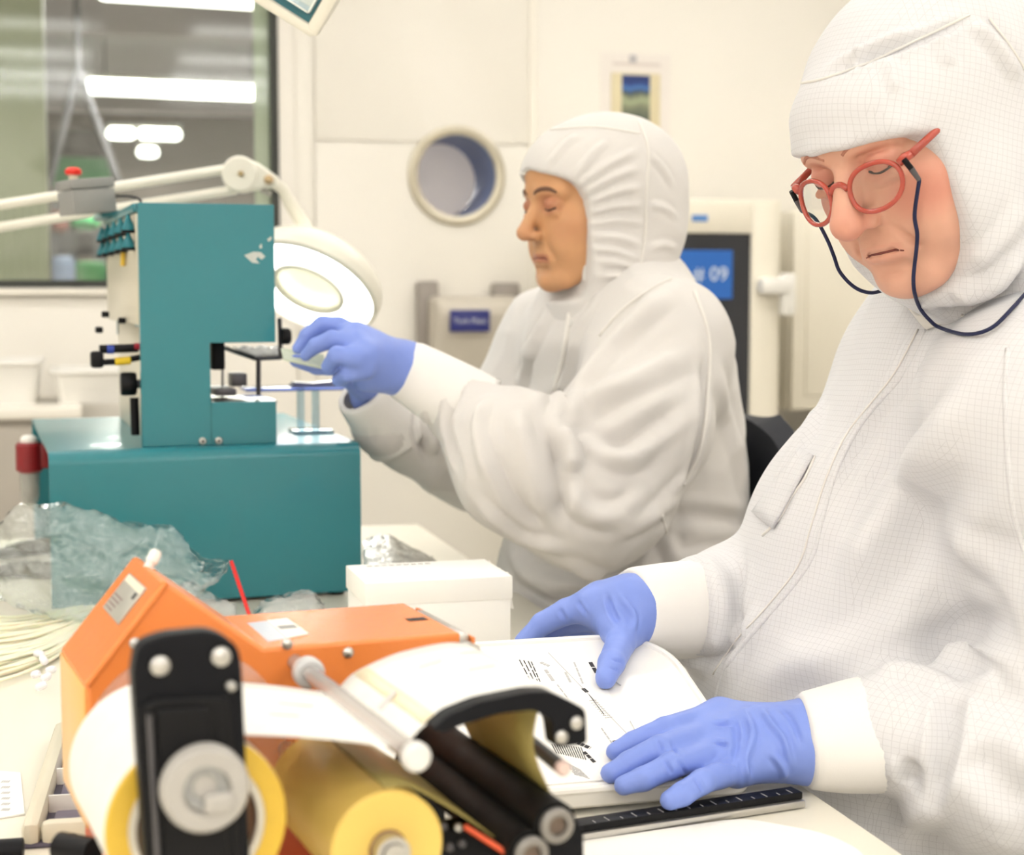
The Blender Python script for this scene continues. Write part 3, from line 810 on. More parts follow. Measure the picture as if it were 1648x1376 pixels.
# ------------------------------------------------------------------ strip held at the machine
pts = [at(452, 560, 2.16), at(521, 570, 2.13), at(524, 592, 2.09), at(456, 577, 2.11)]
b = B(); up = Vector((0, 0, .0025))
b.add([p for p in pts] + [p - up for p in pts], [(0, 1, 2, 3), (7, 6, 5, 4), (0, 4, 5, 1), (1, 5, 6, 2), (2, 6, 7, 3), (3, 7, 4, 0)])
o = b.build('film_strip', mat('pale_green_film', rgb(196, 206, 186), .35, noise=.05, nscale=80), None)
tag(o, 'pale green strip held in the glove at the teal machine', 'strip')

# ------------------------------------------------------------------ ring magnifier lamp
M_LAMPW = mat('lamp_white', rgb(240, 236, 222), .3, noise=.01, nscale=20)
hc = at(498, 462, 2.86)
base_w = ROOM.w(-1.05, TV1 - .05, TABZ)
rl = empty('magnifier_lamp', base_w, 0, 'white ring magnifier lamp on a jointed arm behind the teal machine', 'lamp')
def R_(p): return Vector(p) - base_w
nrm = Vector((-.30, -.56, -.77)).normalized()
LR = .124
dome = []
for k in range(13):
    t = k / 12
    dome.append((LR * (1.0 - .72 * t ** 2.2), -.012 - .085 * math.sin(t * PI / 2)))
pr_l = [(LR * .97, .004), (LR * 1.02, 0), (LR * 1.03, -.008)] + dome + [(LR * .2, -.097), (LR * .2, -.08), (LR * .9, -.02)]
prof2 = [(LR * .46, .0), (LR * .48, -.03)]
B().lathe([(LR * .97, .006), (LR * 1.03, .002), (LR * 1.04, -.012)] + [(LR * (1.04 - .50 * t ** 1.6), -.014 - .05 * math.sin(t * PI / 2)) for t in [i / 10 for i in range(11)]] + [(LR * .53, -.060), (LR * .56, -.040), (LR * .93, -.010)], R_(hc), nrm, 56, True).build('lamp_shade', M_LAMPW, rl)
B().lathe([(LR * .56, .001), (LR * .96, .001), (LR * .96, -.003), (LR * .56, -.003)], R_(hc), nrm, 56, True).build('light_ring', mat('ring_lit', (1, 1, .96, 1), .4, emit=9.0), rl)
B().lathe([(LR * .48, .007), (LR * .55, .007), (LR * .56, -.004), (LR * .48, -.004)], R_(hc), nrm, 48, True).build('lens_rim', M_LAMPW, rl)
B().lathe([(0, .005), (LR * .3, .004), (LR * .485, .002), (LR * .485, .0), (LR * .3, -.002), (0, -.003)], R_(hc), nrm, 40).build('lens', clear_mat('lens_glass', (.95, .97, .93, 1), .02, gloss=.8, body=.62, body_c=(.95, .94, .88, 1)), rl)
area_light('ring_lamp_light', hc + nrm * .03, .16, .16, .9, (1, 1, .96), nrm.to_track_quat('-Z', 'Y').to_euler())
dj = 2.80
def bar(b, p0, p1, w, h):
    return b.tube([p0, p1], w, 10)
j0 = at(388, 281, dj); j1 = at(438, 292, dj + .02); j2 = at(466, 326, dj + .06)
A0 = at(-220, 372, dj - .1); 
for (y0, y1, nm) in ((325, 270, 'upper_arm_bar'), (361, 305, 'lower_arm_bar')):
    pa = at(-210, y0 + 38, dj - .05); pb = at(380, y1, dj)
    B().tube([R_(pa), R_(pb)], .0085, 12).build(nm, M_LAMPW, rl)
B().tube([R_(j0 + Vector((0, -.018, 0))), R_(j0 + Vector((0, .018, 0)))], .031, 32).build('elbow_joint', M_LAMPW, rl, bevel=.004)
B().lathe([(.005, 0), (.005, .004), (0, .005)], R_(j0 + Vector((.003, -.019, 0))), (0, -1, 0), 16).build('joint_pin', mat('brass_pin', rgb(180, 160, 120), .35, metal=.8), rl)
pl = [R_(at(x, y, dj)) for x, y in ((392, 252), (415, 262), (448, 285), (446, 300), (425, 304), (398, 309))]
B().prism([(p.x, p.z) for p in pl], lambda a, b, t: Vector((a, pl[0].y + t, b)), -.014, .014).build('link_plate', M_LAMPW, rl, bevel=.004)
B().lathe([(.008, 0), (.008, .006), (0, .008)], R_(j1 + Vector((0, -.036, 0))), (0, -1, 0), 16).build('link_bolt', mat('brass_bolt', rgb(190, 166, 130), .35, metal=.7), rl)
B().tube([R_(j1), R_(at(455, 305, dj + .04)), R_(j2), R_(hc - nrm * .07)], [.010, .010, .012, .014], 12).build('neck', M_LAMPW, rl)
B().tube([R_(at(420, 306, dj)), R_(at(436, 312, dj))], .005, 8).build('tension_rod', M_STEEL, rl)
s0 = R_(at(-210, 382, dj - .05))
B().tube([Vector((0, 0, .0)), Vector((0, 0, .35)), s0], [.013, .012, .011], 12).build('support_pole', M_LAMPW, rl)
B().box((-.035, -.03, .0), (.035, .03, .03), .004).build('table_clamp', M_LAMPW, rl)

# ------------------------------------------------------------------ louvred lamp at the top
cp_ = at(506, 66, 1.9)
d1 = Vector((-.84, -.12, .52)).normalized(); d2 = Vector((.52, -.34, .78)); d2 = (d2 - d1 * d2.dot(d1)).normalized()
n_ = d1.cross(d2).normalized()
if n_.y > 0: n_ = -n_
Ml = Matrix.Identity(4)
for i, vv in enumerate((d1, d2, -n_)):
    for r in range(3): Ml[r][i] = vv[r]
Ml.translation = cp_
lv = empty('louvre_lamp', cp_, 0, 'white task lamp with mirror louvre cut by the top picture edge', 'lamp')
Ml0 = Ml.copy(); Ml0.translation = (0, 0, 0)
LW, LH, LT = .55, .17, .05
hb_ = B()
hb_.prism(rounded_poly([(0, 0), (LW, 0), (LW, LH), (0, LH)], [.02, .03, .03, .02]), lambda a, b, t: Ml0 @ Vector((a, b, t)), .018, LT)
lamp_h = hb_.build('lamp_back', M_LAMPW, lv, bevel=.006)
for lo, hi in (((.004, 0, 0), (LW, .013, .02)), ((.004, LH - .013, 0), (LW, LH, .02)), ((0, 0.004, 0), (.016, LH - .004, .02)), ((LW - .016, .004, 0), (LW, LH - .004, .02))):
    B().box(lo, hi, .004, Ml0).build('frame_side', M_LAMPW, lv)
B().box((.012, .012, .012), (LW - .012, LH - .012, .018), 0, Ml0).build('reflector', mat('silver_reflector', rgb(196, 208, 212), .18, metal=.9, noise=.1), lv)
M_TEALR = mat('teal_inner_edge', rgb(52, 112, 124), .35, noise=.08)
for lo, hi in (((.014, .012, .006), (LW - .014, .022, .0125)), ((.014, LH - .018, .006), (LW - .014, LH - .012, .0125)), ((.015, .022, .006), (.020, LH - .018, .0125)), ((LW - .020, .022, .006), (LW - .015, LH - .018, .0125))):
    B().box(lo, hi, 0, Ml0).build('inner_edge', M_TEALR, lv)
M_MIRR = mat('mirror_louvre', rgb(214, 222, 224), .12, metal=1.0, noise=.08, nscale=60)
nc_, nr_ = 14, 4
for i in range(nc_ + 1):
    x = .022 + (LW - .044) * i / nc_
    B().box((x - .0012, .024, .001), (x + .0012, LH - .02, .013), 0, Ml0).build('louvre_blade', M_MIRR, lv)
for j in range(nr_ + 1):
    y = .024 + (LH - .044) * j / nr_
    b = B(); n = 6
    b.prism([(y - .004, .013), (y + .004, .013), (y + .001, .001), (y - .001, .001)], lambda a, bb, t: Ml0 @ Vector((t, a, bb)), .022, LW - .022)
    b.build('louvre_vane', M_MIRR, lv)
B().tube([Ml0 @ Vector((LW * .5, LH * .5, LT)), Ml0 @ Vector((LW * .5, LH * .5, LT)) + Vector((0, .05, .25)), Vector((Ml0 @ Vector((LW * .5, LH * .5, LT))).to_tuple()[:2] + (CEIL - cp_.z,))], .012, 12).build('suspension_pole', M_LAMPW, lv)

# ------------------------------------------------------------------ tray with printed sheet, ruler, loose sheet, box
tilt = math.radians(17)
Mt = Matrix.Translation(ROOM.w(0.375, 1.215, TABZ + .0)) @ Matrix.Rotation(RA, 4, 'Z') @ Matrix.Rotation(tilt, 4, 'X')
tr = empty('label_tray', (0, 0, 0), 0, 'shallow white tray with rounded corners propped up in the gloves', 'tray'); tr.matrix_world = Mt
TP = Tilt(Mt)
TW, TL, TH = .158, .245, .022
outer = rounded_poly([(-TW, 0), (TW, 0), (TW, TL), (-TW, TL)], [.012, .02, .07, .05], 10)
M_TRAY = mat('white_tray_plastic', rgb(247, 244, 237), .22, noise=.01, nscale=20)
flat(B(), outer, .004, TH).build('tray_body', M_TRAY, tr, bevel=.004)
inner = [(x * .93, TL / 2 + (y - TL / 2) * .93) for x, y in outer]
B().tube([(x * .985, TL / 2 + (y - TL / 2) * .985, TH) for x, y in outer], .0035, 8, closed=True).build('tray_rim', M_TRAY, tr)
B().box((-TW + .02, TL - .05, -.05), (-TW + .05, TL - .02, .006), .003).build('prop_foot', M_TRAY, tr)
B().box((TW - .09, TL - .05, -.05), (TW - .06, TL - .02, .006), .003).build('prop_foot', M_TRAY, tr)
ps = empty('printed_sheet', (0, 0, 0), 0, 'white printed label sheet lying on the tray under both gloves', 'sheet'); ps.matrix_world = Mt @ Matrix.Translation((0, 0, TH))
PS = Tilt(ps.matrix_world)
sp = [PS.pix(*c) for c in ((768, 1046), (1000, 1040), (1078, 1150), (1085, 1250), (930, 1290), (640, 1310))]
flat(B(), [(-TW + .006, .012), (.075, .012), (.075, TL - .014), (-TW + .03, TL - .014)], .0002, .0012).build('sheet', M_PAPER, ps)
random.seed(4)
PZ = .0013
def pline(px0, py0, px1, py1, w=.0007, name='printed_line', m=None):
    a = Vector(PS.pix(px0, py0, PZ)); b = Vector(PS.pix(px1, py1, PZ)); d = b - a
    if d.length < 1e-5: return
    nn = Vector((-d.y, d.x)).normalized() * w / 2
    flat(B(), [tuple(a + nn), tuple(b + nn), tuple(b - nn), tuple(a - nn)], PZ - .0002, PZ + .0003).build(name, m or M_INK, ps, smooth=0)
M_INKL = mat('grey_print', rgb(190, 188, 186), .8, noise=.1, nscale=300)
def words(px0, py0, px1, py1, n, w, m=None, seed=0):
    "a line of word-long print marks"
    rnd = random.Random(seed); t = 0
    while t < 1:
        l = rnd.uniform(.5, 1.4) / n; t2 = min(1, t + l * .78)
        pline(lerp(px0, px1, t), lerp(py0, py1, t), lerp(px0, px1, t2), lerp(py0, py1, t2), w, 'printed_word', m)
        t += l
for i, x in enumerate((836, 843, 850, 855)): words(x, 1062 + i, x + 17 - i, 1094 + i, 3, .0009, M_INK, i)
words(870, 1066, 884, 1072, 2, .003, M_INKL, 7); words(878, 1078, 892, 1098, 2, .003, M_INKL, 8)
words(910, 1082, 918, 1098, 3, .0022, M_INKL, 9); words(924, 1066, 938, 1100, 4, .0016, M_INKL, 10)
words(950, 1066, 962, 1086, 2, .0036, M_INK, 11); words(972, 1085, 1000, 1104, 3, .0012, M_INKL, 12)
pline(938, 1108, 945, 1114, .0035, 'printed_mark'); words(897, 1102, 914, 1124, 3, .0012, M_INKL, 13)
pline(882, 1050, 1018, 1190, .0005, 'rule_line', M_INKL); pline(948, 1118, 972, 1150, .0006, 'rule_line'); pline(1014, 1160, 1030, 1190, .0007, 'rule_line', M_INKL)
for i in range(9): words(948 + i * 3.2, 1128 + i * 3.4, 960 + i * 3.2, 1127 + i * 3.4, 2, .0006, M_INKL, 20 + i)
words(930, 1196, 950, 1204, 2, .004, M_INK, 31); words(940, 1210, 958, 1228, 2, .003, M_INK, 32); words(988, 1192, 998, 1202, 2, .0034, M_INK, 33)
words(968, 1172, 985, 1196, 4, .0012, M_INKL, 34)
for i in range(13): pline(888 + i * 3.9, 1198 + i * .4, 896 + i * 3.9, 1212 + i * .9, .0007, 'bar_line')
for i in range(9): words(908 + i * 3.0, 1225 + i * 1.6, 926 + i * 2.8, 1247 + i * .8, 3, .0008, M_INKL, 40 + i)
# ruler bar
ra, rb = at_z(905, 1343, TABZ + .008), at_z(1292, 1284, TABZ + .008)
ang = math.atan2(rb.y - ra.y, rb.x - ra.x); L = (rb - ra).length
e = empty('steel_ruler', (ra.x, ra.y, TABZ), ang, 'black and steel straightedge lying along the tray edge', 'ruler')
B().box((-.12, 0, .007), (L, .017, .013), .001).build('black_scale', M_BLACK, e)
B().box((-.12, -.004, .001), (L, .015, .007), .001).build('steel_base', M_STEEL, e)
for i in range(16):
    x = L - .01 - i * .012
    B().box((x, .001, .0128), (x + .0006, .006 if i % 2 else .010, .0133)).build('graduation', M_INKL, e)
# loose sheet near the table edge
lo = [at_z(905, 1362, TABZ), at_z(1195, 1320, TABZ), at_z(1330, 1345, TABZ), at_z(1392, 1376, TABZ), at_z(1400, 1440, TABZ), at_z(1340, 1560, TABZ), at_z(880, 1560, TABZ)]
c0 = sum(lo, Vector()) / len(lo)
b = B(); poly = rounded_poly([(p.x - c0.x, p.y - c0.y) for p in lo], .02)
b.prism(poly, lambda a, bb, t: Vector((a, bb, t)), .0003, .0022)
o = b.build('loose_sheet', M_PAPER, None); o.location = (c0.x, c0.y, TABZ)
tag(o, 'blank white sheet lying at the table edge in front of the ruler', 'sheet')
# white carton
BX = Frame(at(590, 940, 1.72).to_2d().to_3d() + Vector((0, 0, TABZ)), math.radians(16))
bw = BX.pix(822, 928)[0]; bh = BX.pix(587, 938)[1]; bd = .115
e = frame_empty('white_carton', BX, 'plain white carton standing behind the orange machine', 'carton')
M_CARD = mat('white_card', rgb(250, 247, 240), .5, noise=.008, nscale=30)
B().box((0, 0, 0), (bw, bd, bh - .024), .0012).build('carton_body', M_CARD, e)
B().box((-.0018, -.0018, bh - .026), (bw + .0018, bd + .0018, bh), .0014).build('carton_lid', M_CARD, e)
rows = [[Vector((bw + .001 + .010 * math.sin(i * .9) * (j / 3) , .004 + .09 * i / 6, bh - .002 - .012 * j + .004 * math.sin(2.3 * i + j))) for i in range(7)] for j in range(4)]
B().grid(rows, .0008).build('tape_flap', M_CARD, e, smooth=180)
for i in range(9):
    x = .02 + i * .0085
    B().box((x, bd - .014, bh), (x + .006, bd - .0125, bh + .0003)).build('printed_word', M_INK, e)
# ------------------------------------------------------------------ orange label dispenser
o0 = at(268, 937, 1.0)
DM = Frame((o0.x, o0.y, TABZ), math.radians(23))
M_OR = mat('orange_powder_coat', rgb(238, 138, 70), .27, noise=.05, nscale=8, bump=.25, bscale=90)
M_ORD = mat('red_orange_paint', rgb(206, 88, 46), .45, noise=.06, nscale=10)
M_GLARE = mat('orange_glare', rgb(248, 196, 140), .3, noise=.15, nscale=40)  # paler orange that paints glare from the lights; not assigned
dm = frame_empty('label_dispenser', DM, 'orange label dispenser with sloped tower and black roller arm in the foreground', 'label dispenser')
def dq(px, py, y=0.0): return DM.pix(px, py, y)
def dw(px, py, y): x, z = DM.pix(px, py, y); return Vector((x, y, z))
yx = lambda a, b, t: Vector((a, t, b))
bt = .115
x_l, z_l = dq(139, 1104); zb = dq(139, 1342)[1]
P = [(x_l, zb), (x_l, z_l), (0, dq(268, 937)[1]), dq(425, 1046), dq(742, 1018)]
x_r = dq(742, 1018)[0]
zarm = dq(742, 1018)[1]
P[3] = (P[3][0], zarm + .001)
P[4] = (x_r, zarm)
arm_b = zarm - .05
P += [(x_r, arm_b), (dq(560, 1100)[0], arm_b - .004), (dq(540, 1200)[0], zb)]
B().prism(P, yx, 0, bt).build('housing', M_OR, dm, bevel=.0025)
B().box((x_l + .012, .006, .02), (dq(540, 1200)[0] - .01, bt - .006, zb), .003).build('lower_housing', M_ORD, dm)
B().box((x_l - .01, -.19, .0), (x_r - .02, bt + .01, .02), .003).build('base_plate', M_BLACKMET, dm)
B().box((x_l - .0012, .004, zb + .002), (x_l + .001, bt - .002, z_l - .002), .0006).build('lit_flank', mat('amber_lit_flank', rgb(240, 184, 104), .35, noise=.04, nscale=10), dm)  # amber sheet paints the strong light on the housing's left flank
# bright left flank is part of the housing; edge lips
for (pa, pb) in ((P[1], P[2]),):
    B().tube([(pa[0], -.0, pa[1]), (pb[0], -.0, pb[1])], .0022, 8).build('edge_lip', M_OR, dm)
# rating plate on the slope
sl = Vector((P[2][0] - P[1][0], 0, P[2][1] - P[1][1])); sll = sl.length; sl.normalize()
sn = Vector((-sl.z, 0, sl.x))
Ms = Matrix.Identity(4)
for i, vv in enumerate((Vector((0, 1, 0)), sl, sn)):
    for r in range(3): Ms[r][i] = vv[r]
Ms.translation = Vector((P[1][0], 0, P[1][1]))
rp = B().box((.028, sll * .50, .0), (.088, sll * .86, .0015), .0008, Ms).build('rating_plate', mat('silver_label', rgb(190, 188, 178), .35, metal=.3, noise=.1, nscale=60), dm)
B().box((.03, sll * .79, .0012), (.084, sll * .85, .0019), 0, Ms).build('plate_stripe', mat('plate_cream', rgb(244, 238, 214), .4), rp)
B().box((.034, sll * .72, .0012), (.040, sll * .78, .0019), 0, Ms).build('plate_mark', M_INK, rp)
for i in range(4):
    B().box((.062 - .002 * i, sll * (.53 + .04 * i), .0012), (.084, sll * (.545 + .04 * i), .0018), 0, Ms).build('plate_line', mat('plate_print', rgb(150, 128, 124), .5), rp)
# sticker on the arm top
za = zarm + .0004
def topq(px, py): return DM.pix_z(px, py, za)
st = [topq(*p) for p in ((398, 1004), (462, 997), (497, 1022), (432, 1034))]
sk = flat(B(), st, za - .0004, za + .0006).build('sticker', mat('sticker_pale', rgb(206, 212, 222), .25, noise=.06, nscale=60), dm)
m_ = [lerp(Vector(st[0]), Vector(st[1]), .5), Vector(st[1]), Vector(st[2]), lerp(Vector(st[3]), Vector(st[2]), .45)]
flat(B(), [tuple(v) for v in m_], za, za + .0011).build('sticker_panel', M_PAPER, sk)
cc2 = sum((Vector(v) for v in m_), Vector((0, 0))) / 4
flat(B(), [(cc2.x - .006, cc2.y - .005), (cc2.x + .006, cc2.y - .005), (cc2.x + .006, cc2.y + .005), (cc2.x - .006, cc2.y + .005)], za, za + .0015).build('sticker_mark', M_GREYPL, sk)
# screws on the near face
for px, py in ((217, 1035), (560, 1050), (462, 1036), (300, 1140)):
    x, z = dq(px, py)
    B().lathe([(.0036, 0), (.0036, .0012), (.002, .0026), (0, .003)], (x, 0, z), (0, -1, 0), 16).build('screw', M_STEEL, dm)
# white knob on the back slope
pk = dw(243, 905, .075)
B().lathe([(.003, -.012), (.0032, .0), (.0042, .0), (.0042, .007), (.003, .009), (0, .0095)], pk, (.5, .2, .8), 16).build('white_knob', M_WHITEPL, dm)
# end bracket of the arm
B().box((x_r - .004, .004, arm_b - .004), (x_r + .008, bt - .02, zarm - .002), .002).build('end_bracket', M_STEEL, dm)
B().box((x_r + .008, .0, arm_b), (x_r + .0105, bt, zarm - .004), .0008).build('end_plate', M_OR, dm)
B().tube([(x_r + .004, -.012, zarm - .012), (x_r + .004, .0, zarm - .012)], .006, 16).build('end_roller', M_STEEL, dm)
B().tube([(x_r + .004, -.014, zarm - .024), (x_r + .004, .0, zarm - .024)], .004, 12).build('end_bolt', M_BLACK, dm)
B().box((x_r - .02, bt * .42, zarm - .003), (x_r - .006, bt * .50, zarm + .0004)).build('slot', M_BLACK, dm)
# roll geometry (near faces at y = -.205)
YN, YFAR = -.205, -.078
rc = dq(318, 1328, YN); RR = .0465
yc = dq(624, 1366, YN); YR = .0315
# clear flange behind the label roll
fl = clear_mat('clear_flange', (.97, .92, .87, 1), .08, gloss=1.6, body=.16)
fcx, fcz = dq(300, 1206, YFAR + .012)
B().lathe([(.02, 0), (.0605, 0), (.0605, .003), (.02, .003)], (fcx, YFAR + .012, fcz), (0, 1, 0), 56, True).build('clear_flange', fl, dm)
B().tube([(rc[0], YN - .012, rc[1]), (rc[0], 0, rc[1])], .0095, 20).build('roll_shaft', M_STEEL, dm)
B().tube([(yc[0], YN - .012, yc[1]), (yc[0], 0, yc[1])], .006, 20).build('rewind_shaft', M_STEEL, dm)
# black front bracket
YB = YN - .02
bk = [dq(p[0], p[1], YB) for p in ((236, 1400), (214, 1085), (222, 1038), (262, 1022), (345, 1014), (384, 1040), (390, 1070), (404, 1400))]
B().prism(rounded_poly(bk, [0, .004, .006, .008, .008, .006, .004, 0]), yx, YB, YB + .014).build('front_bracket', M_BLACKMET, dm, bevel=.0016)
bi = [dq(p[0], p[1], YB) for p in ((244, 1400), (226, 1135), (246, 1122), (340, 1118), (366, 1122), (388, 1400))]
B().prism(rounded_poly(bi, .003), yx, YB - .004, YB + .002).build('bracket_rib', M_BLACK, dm, bevel=.0012)
bi2 = [dq(p[0], p[1], YB - .004) for p in ((262, 1400), (250, 1140), (336, 1136), (340, 1200), (372, 1400))]
B().prism(rounded_poly(bi2, .004), yx, YB - .007, YB - .002).build('bracket_slide', M_BLACK, dm, bevel=.001)
B().tube([dw(240, 1150, YB - .006), dw(255, 1400, YB - .006)], .0014, 8).build('bracket_edge', M_DARKSTEEL, dm)
for px, py, r in ((257, 1071, .0048), (355, 1056, .0048), (371, 1104, .0026)):
    B().lathe([(r, 0), (r, .002), (r * .6, .0034), (0, .0036)], dw(px, py, YB), (0, -1, 0), 18).build('screw', M_STEEL, dm)
M_KNOB = mat('grey_knob', rgb(178, 174, 168), .4, noise=.05, nscale=60, bump=.05)
kc = dw(325, 1262, YB - .007)
kn = B().lathe([(.020, 0), (.0215, .002), (.0215, .010), (.0195, .013), (.012, .013), (.0105, .011), (0, .011)], kc, (0, -1, 0), 40).build('clamp_knob', M_KNOB, dm)
B().box(kc + Vector((-.002, -.016, -.011)), kc + Vector((.0125, -.010, -.001)), .002).build('knob_lever', M_KNOB, kn)
B().lathe([(.0075, .010), (.0105, .0125), (.0105, .0132), (.006, .0118)], kc + Vector((-.001, 0, .002)), (0, -1, 0), 24, True).build('knob_slot', M_GREYPL, kn)
# lower left black foot and lever
B().box(dw(88, 1372, bt - .03) + Vector((0, -.02, 0)), dw(126, 1336, bt - .03) + Vector((0, .0, 0)), .004).build('foot_bracket', M_BLACK, dm)
B().tube([dw(96, 1362, -.01), dw(150, 1372, -.03)], .009, 14).build('foot_lever', M_BLACK, dm)
# clear guide rod
g0 = dw(500, 1085, -.035); g1 = Vector((g0.x, YN - .022, g0.z))
M_ROD = clear_mat('clear_rod', (.93, .92, .90, 1), .05, gloss=1.6, body=.5, body_c=(.84, .79, .77, 1))
B().tube([g0 + Vector((0, .035, 0)), g0, g1], .0056, 20).build('guide_rod', M_ROD, dm)
B().lathe([(.0068, 0), (.0078, .002), (.0078, .007), (.006, .009)], g1, (0, -1, 0), 20).build('rod_cap', mat('frosted_cap', rgb(226, 224, 220), .4, noise=.03), dm)
B().lathe([(.009, 0), (.010, .002), (.010, .009), (.008, .011)], g0 + Vector((0, .011, 0)), (0, -1, 0), 20).build('rod_collar', mat('frosted_collar', rgb(206, 206, 206), .35, noise=.03), dm)
# black rollers at the right
YRN = YN - .015
r1 = dq(893, 1326, YRN); r2 = dq(852, 1372, YRN)
M_RUB = mat('black_rubber_roller', rgb(15, 15, 16), .6, spec=.25, noise=.25, nscale=90, bump=.1)
for (cx, cz), nm in ((r1, 'peel_roller'), (r2, 'drive_roller')):
    rr_ = B().tube([(cx, YRN, cz), (cx, -.03, cz)], .0125, 24).build(nm, M_RUB, dm)
    B().lathe([(.0055, 0), (.009, 0), (.0098, .001), (.0098, .004), (.0085, .005), (.0055, .005)], (cx, YRN, cz), (0, -1, 0), 28, True).build('bearing_ring', mat('bearing_grey', rgb(142, 138, 134), .4, metal=.5), rr_)
    B().lathe([(0, .002), (.0052, .002), (.0052, -.01), (0, -.01)], (cx, YRN, cz), (0, -1, 0), 20).build('roller_core', mat('core_brown', rgb(120, 104, 92), .5, metal=.3), rr_)
pk2 = [dq(p[0], p[1], YRN + .012) for p in ((905, 1292), (932, 1330), (934, 1420), (840, 1420), (848, 1340))]
B().prism(rounded_poly(pk2, .004), yx, YRN + .006, YRN + .02).build('roller_plate', M_BLACKMET, dm, bevel=.001)
pk3 = [dq(p[0], p[1], -.06) for p in ((600, 1190), (760, 1150), (780, 1420), (560, 1420))]
B().prism([(dq(700, 1300, -.1)[0], .02), (r1[0] + .01, .02), (r1[0] + .004, r1[1]), (dq(720, 1300, -.1)[0], r1[1] + .01)], yx, -.03, -.012).build('back_plate', M_BLACKMET, dm)
B().tube([dw(748, 1330, YN + .01), dw(820, 1376, YN - .01)], .0016, 6).build('red_wire', mat('red_orange_wire', rgb(226, 92, 50), .4), dm)
for px, py in ((736, 1330), (712, 1328), (700, 1350), (722, 1362), (742, 1356)):
    B().lathe([(.0022, 0), (.0022, .003), (0, .004)], dw(px, py, YN + .02), (0, -1, 0), 10).build('pin', M_STEEL if px == 736 else M_DARKSTEEL, dm)
B().box(dw(705, 1400, YN + .03) + Vector((0, 0, 0)), dw(840, 1318, YN + .03) + Vector((0, .02, 0)), .003).build('drive_housing', M_BLACKMET, dm)
# C-shaped peel arm
YC = YN - .012
ca = [dq(p[0], p[1], YC) for p in ((694, 1172), (722, 1148), (772, 1128), (852, 1112), (884, 1112), (941, 1140), (943, 1196), (892, 1203), (886, 1158), (858, 1142), (800, 1148), (738, 1168), (712, 1180))]
B().prism(rounded_poly(ca, [.002, .003, .004, .004, .004, .004, .003, .003, .004, .004, .004, .002, .002]), yx, YC - .002, YC + .012).build('peel_arm', M_BLACKMET, dm, bevel=.0014)
for px, py in ((927, 1163), (903, 1186)):
    B().lathe([(.0036, 0), (.0036, .0014), (.002, .0026), (0, .0028)], dw(px, py, YC - .002), (0, -1, 0), 16).build('screw', M_STEEL, dm)
B().tube([dw(846, 1188, -.12), dw(905, 1236, YN - .02)], .0042, 16).build('stop_rod', M_BLACK, dm)
B().lathe([(.0044, 0), (.0044, .002), (.003, .004)], dw(905, 1236, YN - .02), (dw(905, 1236, YN - .02) - dw(846, 1188, -.12)), 16).build('stop_rod_cap', mat('pinkish_cap', rgb(214, 188, 178), .4), dm)

# ---- rolls and web
M_LABW = mat('printed_label_white', rgb(238, 236, 230), .5, noise=.07, nscale=55, detail=2.0)
M_YEL = mat('yellow_liner', rgb(232, 198, 104), .38, noise=.04, nscale=30)
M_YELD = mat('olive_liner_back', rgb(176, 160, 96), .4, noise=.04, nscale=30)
M_CORE = mat('brown_card_core', rgb(128, 92, 68), .7, noise=.1, nscale=50)
e = frame_empty('label_roll', DM, 'roll of white labels with yellow edge behind the black bracket', 'label roll')
def rolled(c, r, ri, y0, y1, name, m, par, n=64):
    return B().lathe([(ri, y0), (r - .001, y0), (r, y0 + .001), (r, y1 - .001), (r - .001, y1), (ri, y1)], (c[0], 0, c[1]), (0, 1, 0), n, True).build(name, m, par)
rolled(rc, RR, RR - .007, YN + .001, YFAR, 'label_layers', M_LABW, e)
rolled(rc, RR - .0002, RR - .0115, YN - .0005, YFAR - .001, 'yellow_layers', mat('yellow_edge', rgb(226, 186, 66), .4, noise=.08, nscale=100), e)
rolled(rc, RR - .0115, RR - .0155, YN - .001, YFAR - .001, 'inner_layers', mat('cream_layers', rgb(222, 214, 198), .5), e)
rolled(rc, RR - .0155, .0105, YN + .004, YFAR - .001, 'core', M_CORE, e)
e = frame_empty('liner_roll', DM, 'take-up roll of plain yellow backing liner in the foreground', 'liner roll')
rolled(yc, YR, .0105, YN, YFAR, 'liner_layers', M_YEL, e)
rolled(yc, .0105, .0065, YN - .001, YFAR, 'core', M_CORE, e)
B().lathe([(.0065, .0), (.0095, .0), (.0095, .012), (.0065, .012)], (yc[0], YN - .010, yc[1]), (0, 1, 0), 20, True).build('end_nut', M_STEEL, e)
# label web
wp = [dq(p[0], p[1], YN) for p in ((330, 1181), (450, 1184), (545, 1191), (625, 1200), (655, 1194), (682, 1168), (722, 1146), (772, 1126), (842, 1110), (886, 1109))]
wp[0] = (rc[0] + .002, rc[1] + RR + .0006)
wpath = smooth_path([(a, 0, b) for a, b in wp], 5)
rows = [[Vector((p.x, YN + (YFAR - YN) * j / 6, p.z)) for j in range(7)] for p in wpath]
wb = empty('label_web', DM.o, DM.ang, 'white label web running under the clear rod up to the peel arm', 'label web')
B().grid(rows, .0006).build('web_strip', M_LABW, wb, smooth=180)
mk = smooth_path([(a, 0, b + .0006) for a, b in wp[4:7]], 5)
rows = [[Vector((p.x, YN + .002 + (YFAR - YN - .004) * j / 4, p.z)) for j in range(5)] for p in mk[9:11]]
k0 = mk[5]; k1 = mk[8]
rows = [[Vector((lerp(k0.x, k1.x, i), YN + .002 + (YFAR - YN - .004) * j / 4, lerp(k0.z, k1.z, i))) for j in range(5)] for i in (0, 1)]
B().grid(rows, .0005).build('label_gap', mat('pale_yellow_gap', rgb(244, 230, 196), .5), wb, smooth=180)
